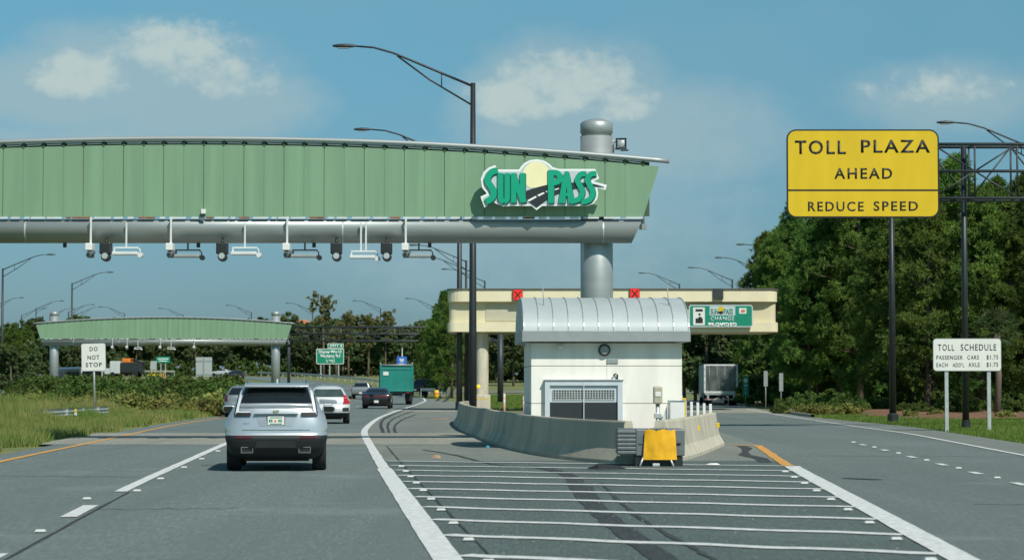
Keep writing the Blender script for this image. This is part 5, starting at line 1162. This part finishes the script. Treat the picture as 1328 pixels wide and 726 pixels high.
# --- works vehicles far left
wv = empty('works_truck', (P(186,484,420).x, 420, gz(420)), R(75), 'orange and white works truck with arrow board parked on the far road beyond the shrubs', 'truck')
mb = MB(); mb.bbox(-1.1,1.1,4.2,6.2,.6,2.9,.15); mb.build('cab', M['white_paint'], wv)
mb = MB(); mb.bbox(-1.0,1.0,6.0,7.3,.5,1.6,.15); mb.build('hood', M['white_paint'], wv)
mb = MB(); mb.bbox(-1.0,1.0,2.4,3.8,2.62,3.4,.1); mb.build('orange_hopper', M['orange'], wv)
mb = MB(); mb.bbox(-1.1,1.1,.2,4.1,.95,2.6,.1); mb.build('dark_body', M['plastic2'], wv)
mb = MB(); mb.tube([(0,3.5,3.4),(0,-.5,2.6)], .18, 8); mb.build('boom', M['black_metal'], wv)
mb = MB(); mb.box(-.5,.5,0,7,.55,.9); mb.build('chassis', M['black_metal'], wv)
for sgn in (-1, 1):
    for y in (1.2, 5.6): wheel(wv, sgn*.95, y, .48, .35, sgn)
ab = empty('arrow_board', (P(199,484,400).x, 400, gz(400)), 0, 'grey arrow board on a yellow trailer beside the works truck', 'arrow board')
mb = MB(); mb.bbox(-.55,.55,-.05,.05,1.5,3.0,.02); mb.build('panel', M['galv'], ab)
mb = MB(); mb.box(-.9,1.5,-.4,.4,.5,.75); mb.tube([(-.3,0,.7),(-.3,0,1.5)], .05, 6); mb.tube([(.3,0,.7),(.3,0,1.5)], .05, 6); mb.tube([(1.5,0,.65),(2.2,0,1.4)], .07, 6); mb.build('trailer_frame', M['sign_y'], ab)
for sgn in (-1, 1): wheel(ab, sgn*.6, .0, .3, .15, sgn)
def works_sign():
    cone = empty('traffic_cone', (P(212,484,398).x, 398, gz(398)), 0, 'orange traffic cone at the right end of the arrow board trailer', 'cone')
    mb = MB(); mb.smooth = True; mb.lathe([(.2,.04),(.04,.95),(.03,.96)], n=12); mb.build('cone_body', M['orange'], cone)
    mb = MB(); mb.box(-.25,.25,-.25,.25,0,.04); mb.build('foot', M['orange'], cone)
works_sign()

# ================================================================ far buildings
def house(x, D, w_, d_, h_, label, wallm, roofm, hr):
    t = empty('distant_building', (x, D, gz(D)), R(12), label, 'building'); MB().box(-w_/2,w_/2,-d_/2,d_/2,-1,h_).build('wall', wallm, t)
    mb = MB(); a = w_/2+.8; b = d_/2+.8; mb.add([(-a,-b,h_+.002),(a,-b,h_+.002),(a,b,h_+.002),(-a,b,h_+.002),(-a+b,0,h_+hr),(a-b,0,h_+hr)], [(0,3,2,1),(0,1,5,4),(1,2,5),(2,3,4,5),(3,0,4)]); mb.build('roof', roofm, t)
    z = 2.0
    while z < h_-2:
        for k in range(int(w_/3)): x_ = -w_/2+1.5+k*3; mb = MB(); mb.box(x_-.5,x_+.5,-d_/2-.04,-d_/2+.02,z,z+1.5); mb.build('window', M['glass'], t)
        z += 3.2
    return t
house(P(389,450,560).x, 560, 12, 9, 10.2, 'pale building with orange tiled roof right of the distant gantry', M['palewall'], M['terracotta'], 3.2)
house(P(405,450,575).x+4, 585, 9, 8, 10.2, 'terracotta roofed building half hidden by the thin autumn trees', M['peach'], M['terracotta'], 3.0)
house(P(152,460,600).x, 600, 13, 9, 8.5, 'peach building under the left part of the distant gantry', M['peach'], M['terracotta'], 1.2)
HAZE = 0

# ================================================================ vegetation
def quads(name, C_, U, V, m, parent=None):
    n = len(C_); v = np.empty((n, 4, 3), np.float32); v[:,0] = C_-U-V; v[:,1] = C_+U-V; v[:,2] = C_+U*.6+V; v[:,3] = C_-U*.6+V
    me = bpy.data.meshes.new(name); me.vertices.add(4*n); me.vertices.foreach_set('co', v.reshape(-1)); me.loops.add(4*n); me.loops.foreach_set('vertex_index', np.arange(4*n, dtype=np.int32))
    me.polygons.add(n); me.polygons.foreach_set('loop_start', np.arange(0, 4*n, 4, dtype=np.int32)); me.polygons.foreach_set('loop_total', np.full(n, 4, np.int32)); me.materials.append(m); me.update(calc_edges=True)
    o = bpy.data.objects.new(name, me); COL.objects.link(o)
    if parent: o.parent = parent
    return o
def unit(a): return a/np.maximum(1e-6, np.linalg.norm(a, axis=-1, keepdims=True))
def leaf_cloud(rg, centers, radii, per, size, aspect=1.0, flat=.7, outward=.5, core=None):
    n = len(centers); d = unit(rg.normal(size=(n, per, 3))); rr = rg.random((n, per, 1))**.45
    p = centers[:,None,:]+d*rr*radii[:,None,None]*np.array([1,1,flat]); nr = unit(d*outward+rg.normal(size=d.shape)*.6+np.array([0,0,.25]))
    a = unit(np.cross(nr, rg.normal(size=d.shape))); b = np.cross(nr, a); s = size*(.6+.8*rg.random((n, per, 1)))
    return p.reshape(-1,3), (a*s).reshape(-1,3), (b*s*aspect).reshape(-1,3)
def trunk_mesh(mb, rg, h, r, branches):
    bend = rg.normal(size=2)*.02*h; pts = []; rs = []
    for i in range(7): t = i/6; pts.append((bend[0]*t*t, bend[1]*t*t, h*t-.1)); rs.append(r*(1-.8*t)+.02)
    mb.tube(pts, rs, 8)
    for c in branches:
        t = min(.95, max(.15, (c[2]-.25*math.hypot(c[0], c[1]))/h)); s_ = (bend[0]*t*t, bend[1]*t*t, h*t); mb.tube([s_, ((s_[0]+c[0])/2, (s_[1]+c[1])/2, (s_[2]+c[2])/2+.1), tuple(c)], [r*.3, r*.2, .02], 5, cap=False)
def pine(seed, h=14, spread=2.9, base=.14, n=290, per=46, lf=.115):
    rg = np.random.default_rng(seed); t = empty('pine_tree'); z = base+(1-base)*rg.random(n)**.85; tt = (z-base)/(1-base); a = rg.random(n)*2*math.pi; env = spread*np.minimum(1, tt*5+.45)*(1-tt**1.8)**.75*(1+.3*np.sin(z*23+seed+2*np.cos(a)))+.12; rr = env*(.45+.55*rg.random(n)**.5); C = np.stack([rr*np.cos(a), rr*np.sin(a), h*z-rr*.08], 1); rad = .25+.36*rg.random(n)
    # needles in tufts: every clump is a dozen sprays of long thin needles
    n = len(C); k = 12; d1 = unit(rg.normal(size=(n,k,3))+np.array([0,0,.35])); tc_ = C[:,None,:]+d1*(rad[:,None,None]*(.4+.6*rg.random((n,k,1))))*np.array([1,1,.7])
    k_ = 12; dn = unit(d1[:,:,None,:]*.9+rg.normal(size=(n,k,k_,3))*.75); hl = lf*1.35*(.7+.6*rg.random((n,k,k_,1))); P_ = tc_[:,:,None,:]+dn*hl*.8
    sd_ = unit(np.cross(dn, rg.normal(size=dn.shape))); P_ = P_.reshape(-1,3); V = (dn*hl).reshape(-1,3); U = (sd_*.026).reshape(-1,3)
    quads('crown', P_, U, V, M['leaf_pine'], t); mb = MB(); trunk_mesh(mb, rg, h*.96, .20, C[::6]); mb.build('trunk', M['bark'], t, fix=False); return t
def broad(seed, h=9, spread=3.6, base=.15, n=170, per=52, lf=.15, m='leaf_broad', lobes=9, sparse=1.0, name='leafy_tree'):
    rg = np.random.default_rng(seed); t = empty(name); lc = []
    for k in range(lobes): a = rg.random()*6.28; q = spread*.55*rg.random()**.5; z = h*(base+.15+(.85-base-.12)*rg.random()); lc.append((q*math.cos(a), q*math.sin(a), z, spread*(.28+.25*rg.random())))
    lc.append((0,0,h*.82,spread*.35)); lc = np.array(lc); idx = rg.integers(0, len(lc), n); d = unit(rg.normal(size=(n,3))); C = lc[idx,:3]+d*lc[idx,3:4]*(rg.random((n,1))**.4); C[:,2] = np.clip(C[:,2], h*base*.8, h)
    P_, U, V = leaf_cloud(rg, C, (.35+.4*rg.random(n))*sparse, per, lf, 1.1, .75, .8); quads('crown', P_, U, V, M[m], t)
    mb = MB(); trunk_mesh(mb, rg, h*.9, .2, lc[:,:3]); mb.build('trunk', M['bark'], t, fix=False); return t
def shrub(seed, h=2.0, spread=1.9, n=50, per=70, lf=.05, m='leaf_bush', name='shrub'):
    rg = np.random.default_rng(seed); t = empty(name); a = rg.random(n)*6.28; q = spread*rg.random(n)**.55; zz = h*(.15+.8*rg.random(n))*(1-.45*(q/spread)**2)
    C = np.stack([q*np.cos(a), q*np.sin(a), zz], 1); P_, U, V = leaf_cloud(rg, C, .22+.28*rg.random(n), per, lf, 1.6, .8, .7); quads('foliage', P_, U, V, M[m], t)
    mb = MB()
    for c in C[::5]: mb.tube([(c[0]*.15,c[1]*.15,0),(c[0]*.7,c[1]*.7,c[2]*.6),tuple(c)], [.03,.02,.008], 4, cap=False)
    mb.build('stems', M['bark'], t, fix=False); return t
fresh = set()
def plant(protos, k, x, y, s, rz, label, cat, group, zs=None, dz=0):
    p = protos[k % len(protos)]
    if p.name in fresh: o = copy_tree(p)
    else: o = p; fresh.add(p.name)
    o.location = (x, y, gz(y)-.05+dz); o.rotation_euler = (0, 0, rz); o.scale = (s, s, zs or s); return tag(o, label, cat, group)
pines = [pine(11), pine(12, 14.5, 2.6, .12), pine(13, 15, 3.0, .24, 290), pine(14, 13.5, 2.8, .10)]
# pine wood on the right: front row then deeper rows
rn = random.Random(21); k = 0
front = [(1066,157,.92),(1088,156,.98),(1120,152,1.05),(1150,134,.90),(1180,134,.95),(1212,128,.86),(1240,133,.97),(1268,127,.90),(1296,130,.93),(1322,126,.80),(1350,128,.9)]
topn = { 1088:'front pine right of the grey sign backs', 1066:'front pine just left of the yellow sign edge', 1120:'tall front pine under the yellow sign', 1150:'front pine behind the wide footed black pole', 1180:'front pine right of the wide footed black pole', 1212:'front pine above the left end of the white toll schedule sign', 1240:'front pine behind the truss post', 1268:'front pine above the right end of the white toll schedule sign', 1296:'front pine right of the white toll schedule sign', 1322:'front pine at the right picture edge', 1350:'front pine with only its left branches inside the right edge'}
for px, D, s in front:
    plant(pines, k, (px-CX)*D/F+rn.uniform(-.4,.4), D, s*1.0, rn.random()*6.28, 'dark green pine, '+topn[px], 'pine tree', 'pines of the right wood'); k += 1
for row, (D0, n_) in enumerate(((143,14),(152,15),(163,15))):
    for i in range(n_):
        px = 1015-row*12+(375/n_)*i+rn.uniform(-10,10); D = D0+12+rn.uniform(-3,3) if px > 1048 else 188+row*6+rn.uniform(-2,2)
        lo = .80+.16*min(1,(px-985)/140)
        plant(pines, k, (px-CX)*D/F, D, (lo+rn.uniform(-.06,.14))*(1+.035*row)*(1 if px > 1048 else 1.16), rn.random()*6.28, 'dark green pine standing deeper in the right wood behind the front row', 'pine tree', 'deeper pines of the right wood'); k += 1
# low growth under the pines
shr = [shrub(s_) for s_ in (31,32,33)]; scr = [shrub(41, 1.1, 1.3, 30, 40, .06, 'leaf_scrub', 'scrub_bush'), shrub(42, 1.3, 1.2, 30, 40, .06, 'leaf_scrub', 'scrub_bush')]
k2 = 0
for px in range(1010, 1350, 11):
    D = rn.uniform(121,134) if px > 1080 else rn.uniform(126,140)
    plant(shr, k2, (px-CX)*D/F, D, rn.uniform(.25,.62), rn.random()*6.28, 'low dark shrub growing along the foot of the right pine wood', 'shrub', 'undergrowth shrubs of the right wood'); k2 += 1
for px, D, s in ((1034,125,.5),(1052,122,.55),(1070,124,.5),(1093,121,.6),(1108,122,.45),(1215,112,.4),(1180,114,.35),(1300,108,.4)):
    plant(scr, k2, (px-CX)*D/F, D, s, rn.random()*6.28, 'small bright green shrub on the mulch strip before the pines', 'shrub', 'bright shrubs on the mulch'); k2 += 1
# palm in the right wood
pa = empty('palm_tree', (P(1292,430,121).x, 121, -.05), 0, 'cabbage palm with fan fronds above the right end of the white toll schedule sign', 'palm tree'); rg = np.random.default_rng(5)
mb = MB(); mb.tube([(0,0,0),(.1,0,2),(.05,.05,4.3)], [.2,.16,.17], 10); mb.build('trunk', M['bark'], pa)
for f_ in range(26):
    mb = MB()
    a = f_*2.4; el_ = R(-35+f_*4.6); d = Vector((math.cos(a)*math.cos(el_), math.sin(a)*math.cos(el_), math.sin(el_))); o_ = Vector((.05,.05,4.4)); c_ = o_+d*.85; mb.tube([o_, c_], .02, 4, cap=False)
    side = d.cross(Vector((0,0,1))).normalized(); up = side.cross(d)
    for j in range(13):
        b_ = R(-80+j*13.3); tip = c_+(d*math.cos(b_)+side*math.sin(b_))*.75+Vector((0,0,-.18*abs(math.sin(b_))-.1)); m_ = c_.lerp(tip, .5)+up*.03; q = (tip-c_).cross(up).normalized()*.03
        mb.add([c_-q*.4, c_+q*.4, m_+q, tip, m_-q], [(0,1,2,3,4)])
    mb.build('frond', M['leaf_broad'], pa, fix=False)

# far wood behind everything
brs = [broad(51), broad(52, 10, 3.2), broad(53, 8.5, 4.0), broad(54, 9.5, 3.6, .1, 150)]
auts = [broad(61, 15, 2.6, .35, 95, 20, .12, 'leaf_autumn', 8, .75, 'thin_tree'), broad(62, 14, 3.4, .3, 105, 22, .12, 'leaf_autumn', 9, .8, 'thin_tree')]
k3 = 0
def wood(x0, x1, D0, D1, step, hs, label, group, pr=None):
    global k3
    x = x0
    while x < x1:
        D = rn.uniform(D0, D1); plant(pr or brs, k3, (x-CX)*D/F, D, hs*rn.uniform(.85,1.2), rn.random()*6.28, label, 'tree', group); k3 += 1; x += step*rn.uniform(.7,1.25)
wood(-40, 660, 470, 500, 18, 1.05, 'dark leafy tree in the far wood behind the main road', 'far wood trees behind the main road')
wood(-40, 660, 505, 540, 20, 1.25, 'dark leafy tree in the far wood behind the main road', 'far wood trees behind the main road')
wood(395, 660, 440, 462, 16, .95, 'dark leafy tree at the front edge of the far wood right of the exit sign', 'front edge trees of the far wood')
wood(560, 1000, 330, 370, 20, .95, 'dark tree beyond the toll canopy seen under its lower edge', 'trees beyond the toll canopy')
wood(560, 1010, 380, 420, 24, 1.0, 'dark tree beyond the toll canopy seen under its lower edge', 'trees beyond the toll canopy')
wood(860, 1000, 200, 230, 16, .85, 'dark tree beyond the toll canopy seen under its lower edge', 'trees beyond the toll canopy')
wood(-20, 110, 300, 345, 18, .72, 'dense tree left of the distant gantry column', 'trees left of the distant gantry')
wood(-20, 50, 235, 290, 15, .55, 'dense tree left of the distant gantry column', 'trees left of the distant gantry')
for px, D, s, pr, lab in ((420,430,1.13,0,'tallest thin tree rising against the sky right of the exit sign truss'), (452,440,.98,1,'thin yellowish tree with its crown left of the middle far light pole'), (478,438,.93,1,'broad yellow green tree by the middle far light pole'), (500,445,.92,0,'slender tree just right of the middle far light pole'), (436,436,.8,1,'lower yellowish tree between the two thin tall ones')):
    D_ = D; o = plant(auts, pr, (px-CX)*D_/F, D_, s, rn.random()*6.28, lab, 'tree', 'thin trees against the sky')
for px, D, s in ((566,262,.78),(586,258,.84),(550,275,.60),(577,300,.95)):
    plant(pines, k, (px-CX)*D/F, D, s*.9, rn.random()*6.28, 'bright green pine rising left of the cream canopy end', 'pine tree', 'pines left of the canopy'); k += 1
for px, D, s in ((18,330,.66),(35,335,.62),(8,340,.58)):
    plant(pines, k, (px-CX)*D/F, D, s, rn.random()*6.28, 'pine rising above the left trees near the picture edge', 'pine tree', 'pines at the left edge'); k += 1
# dark understorey closing the foot of the far woods
und = [shrub(s_, 3.6, 3.6, 60, 60, .11) for s_ in (35,36)]
def under(x0, x1, D, step, s, label, group):
    global k3
    x = x0
    while x < x1: plant(und, k3, (x-CX)*D/F, D+rn.uniform(-4,4), s*rn.uniform(.7,1.1), rn.random()*6.28, label, 'bush', group); k3 += 1; x += step*rn.uniform(.8,1.2)
under(-30, 660, 466, 20, .95, 'tall dark bush at the foot of the far wood behind the main road', 'understorey of the far wood')
under(560, 1010, 372, 22, .9, 'tall dark bush at the foot of the trees beyond the toll canopy', 'understorey beyond the canopy')
under(985, 1400, 186, 24, 1.05, 'tall dark bush closing the view under the right pine wood', 'understorey of the right wood')
under(1000, 1400, 172, 26, .8, 'dark bush between the trunks of the right pine wood', 'bushes between the pine trunks')
under(1040, 1400, 150, 34, .38, 'low dark bush under the front pines of the right wood', 'low bushes under the front pines')
under(-20, 110, 296, 26, .75, 'tall dark bush at the foot of the trees left of the distant gantry', 'understorey at the left edge')
# median shrubs
for px in range(20, 318, 7):
    for D0, s0 in ((150,.93),(158,1.02),(168,1.08)):
        D = D0+rn.uniform(-3,3)-(.06*(px-20)); s = s0*rn.uniform(.55,1.14)
        if px < 36: s *= .75
        plant(shr, k2, (px-CX)*D/F, D, s*.98, rn.random()*6.28, 'dark green shrub in the long median hedge behind the tall grass', 'shrub', 'median hedge shrubs'); k2 += 1
for px in list(range(0, 305, 10)):
    D = 140-.07*px+rn.uniform(-4,3); plant(scr, k2, (px-CX)*D/F, D, rn.uniform(.45,1.15), rn.random()*6.28, 'yellow green weedy bush in the tall grass before the median hedge', 'bush', 'weedy bushes in the median grass'); k2 += 1
# grass
def grass(name, n, sampler, hfun, m, label, seed, wd=.012):
    rg = np.random.default_rng(seed); X, Y = sampler(rg, n); H = hfun(X, Y, rg); n = len(X); z = np.array([gz(y) for y in Y])-.05
    a = rg.random(n)*6.28; w_ = wd*(Y/50)*(.7+.6*rg.random(n)); lean = rg.normal(size=(n,2))*.28*H[:,None]; v = np.empty((n,3,3), np.float32)
    v[:,0] = np.stack([X-w_*np.cos(a), Y-w_*np.sin(a), z], 1); v[:,1] = np.stack([X+w_*np.cos(a), Y+w_*np.sin(a), z], 1); v[:,2] = np.stack([X+lean[:,0], Y+lean[:,1], z+H], 1)
    me = bpy.data.meshes.new(name); me.vertices.add(3*n); me.vertices.foreach_set('co', v.reshape(-1)); me.loops.add(3*n); me.loops.foreach_set('vertex_index', np.arange(3*n, dtype=np.int32)); me.polygons.add(n); me.polygons.foreach_set('loop_start', np.arange(0,3*n,3,dtype=np.int32)); me.polygons.foreach_set('loop_total', np.full(n,3,np.int32)); me.materials.append(m); me.update(calc_edges=True)
    o = bpy.data.objects.new(name, me); COL.objects.link(o); return tag(o, label, 'grass', kind='stuff')
LEv = np.array([LE(d) for d in range(0, 400)]); SHv = np.array([SH(d) for d in range(0, 330)])
def samp_left(rg, n):
    Y = 46+110*rg.random(n)**1.1; e = np.interp(Y, np.arange(400), LEv)-1.35-.5*np.sin(Y*.35)**2-.35*np.sin(Y*1.3); lim = -.2215*Y-5
    X = e+(np.minimum(lim, e-.5)-e)*rg.random(n); return X, Y
def h_left(X, Y, rg):
    e = np.interp(Y, np.arange(400), LEv)-1.35; d = np.clip((e-X)/7, 0, 1); cl = .5+.5*np.sin(X*.9+Y*.31)*np.sin(Y*.23-X*.4+1)
    return (.08+.16*rg.random(len(X))*(1+1.5*cl)+d*(.10+.95*cl**2)*(.35+.8*rg.random(len(X))))
grass('tall_grass', 190000, samp_left, h_left, M['blade'], 'tall yellow green grass filling the median left of the road', 1)
def samp_right(rg, n):
    Y = 50+85*rg.random(n)**1.15; e = np.interp(Y, np.arange(330), SHv)+.08+.12*np.sin(Y*.8); lim = .2215*Y+9; m_ = lim > e; Y, e, lim = Y[m_], e[m_], lim[m_]; return e+(lim-e)*rg.random(len(Y)), Y
grass('mown_grass', 135000, samp_right, lambda X, Y, rg: .05+.10*rg.random(len(X))+.06*(np.sin(X*1.2)*np.sin(Y*.5) > .5), M['blade_r'], 'short green grass on the right verge', 2)
def samp_mid(rg, n): Y = 150+130*rg.random(n); return -2.4+(11)*rg.random(n)-(Y-150)*.02, Y
grass('island_grass', 14000, samp_mid, lambda X, Y, rg: .08+.10*rg.random(len(X)), M['blade_r'], 'bright green grass beyond the canopy column', 3)
def samp_mid2(rg, n): Y = 170+110*rg.random(n); return np.interp(Y, np.arange(400), LEv)-1.5-20*rg.random(n)**1.4, Y
grass('verge_grass', 30000, samp_mid2, lambda X, Y, rg: .2+.5*rg.random(len(X)), M['blade'], 'rough grass along the far left verge', 4)
rg = np.random.default_rng(9)
# mulch strip and kerb at the pine edge
mb = MB(); rows = []
for i in range(60):
    D = 104+44*i/59; e = float(np.interp(D, [104,112,125,140,148],[19.5,17.3,16.2,16.6,17.3])); rows.append([(e+.3*math.sin(D*.9), D, -.04), (e+3, D, .12+.1*math.sin(D*.7)), (e+9, D, .15+.1*math.sin(D*.5+1)), (e+26, D, .1)])
mb.smooth = True; mb.grid(rows); tag(mb.build('mulch_bed', M['mulch']), kind='structure')
mb = MB(); pts = [(SH(D)+.02, D) for D in (113,118,124,130,138)]
rows = [[(x-.08, y, 0),(x-.08, y, .13),(x+.10, y, .13),(x+.10, y, -.05)] for x, y in pts]; mb.grid(rows); tag(mb.build('kerb', M['concrete_pad']), kind='structure')
mb = MB(); mb.smooth = True; bm = bmesh.new(); bmesh.ops.create_icosphere(bm, subdivisions=2, radius=.4)
for v in bm.verts: v.co *= 1+.18*math.sin(v.co.x*7+v.co.y*5)+.1*math.sin(v.co.z*9); v.co.z *= .7
bm.verts.index_update(); mb.add([v.co for v in bm.verts], [[v.index for v in f.verts] for f in bm.faces]); bm.free()
tag(mb.build('rock', M['fascia'], loc=((1030-CX)*126/F, 126, .1)), 'grey rock at the left tip of the mulch strip', 'rock')

# ================================================================ air
if HAZE:
    mb = MB(); mb.box(-420, 420, -60, 700, -8, 60); hz = mb.build('haze', M['white']); hz.data.materials.clear()
    hm = bpy.data.materials.new('haze'); hm.use_nodes = True; t = hm.node_tree; t.nodes.clear(); o_ = t.nodes.new('ShaderNodeOutputMaterial'); v_ = t.nodes.new('ShaderNodeVolumePrincipled'); v_.inputs['Density'].default_value = HAZE; v_.inputs['Color'].default_value = (.75,.87,.95,1); t.links.new(v_.outputs[0], o_.inputs['Volume']); hz.data.materials.append(hm); hz['kind'] = 'stuff'
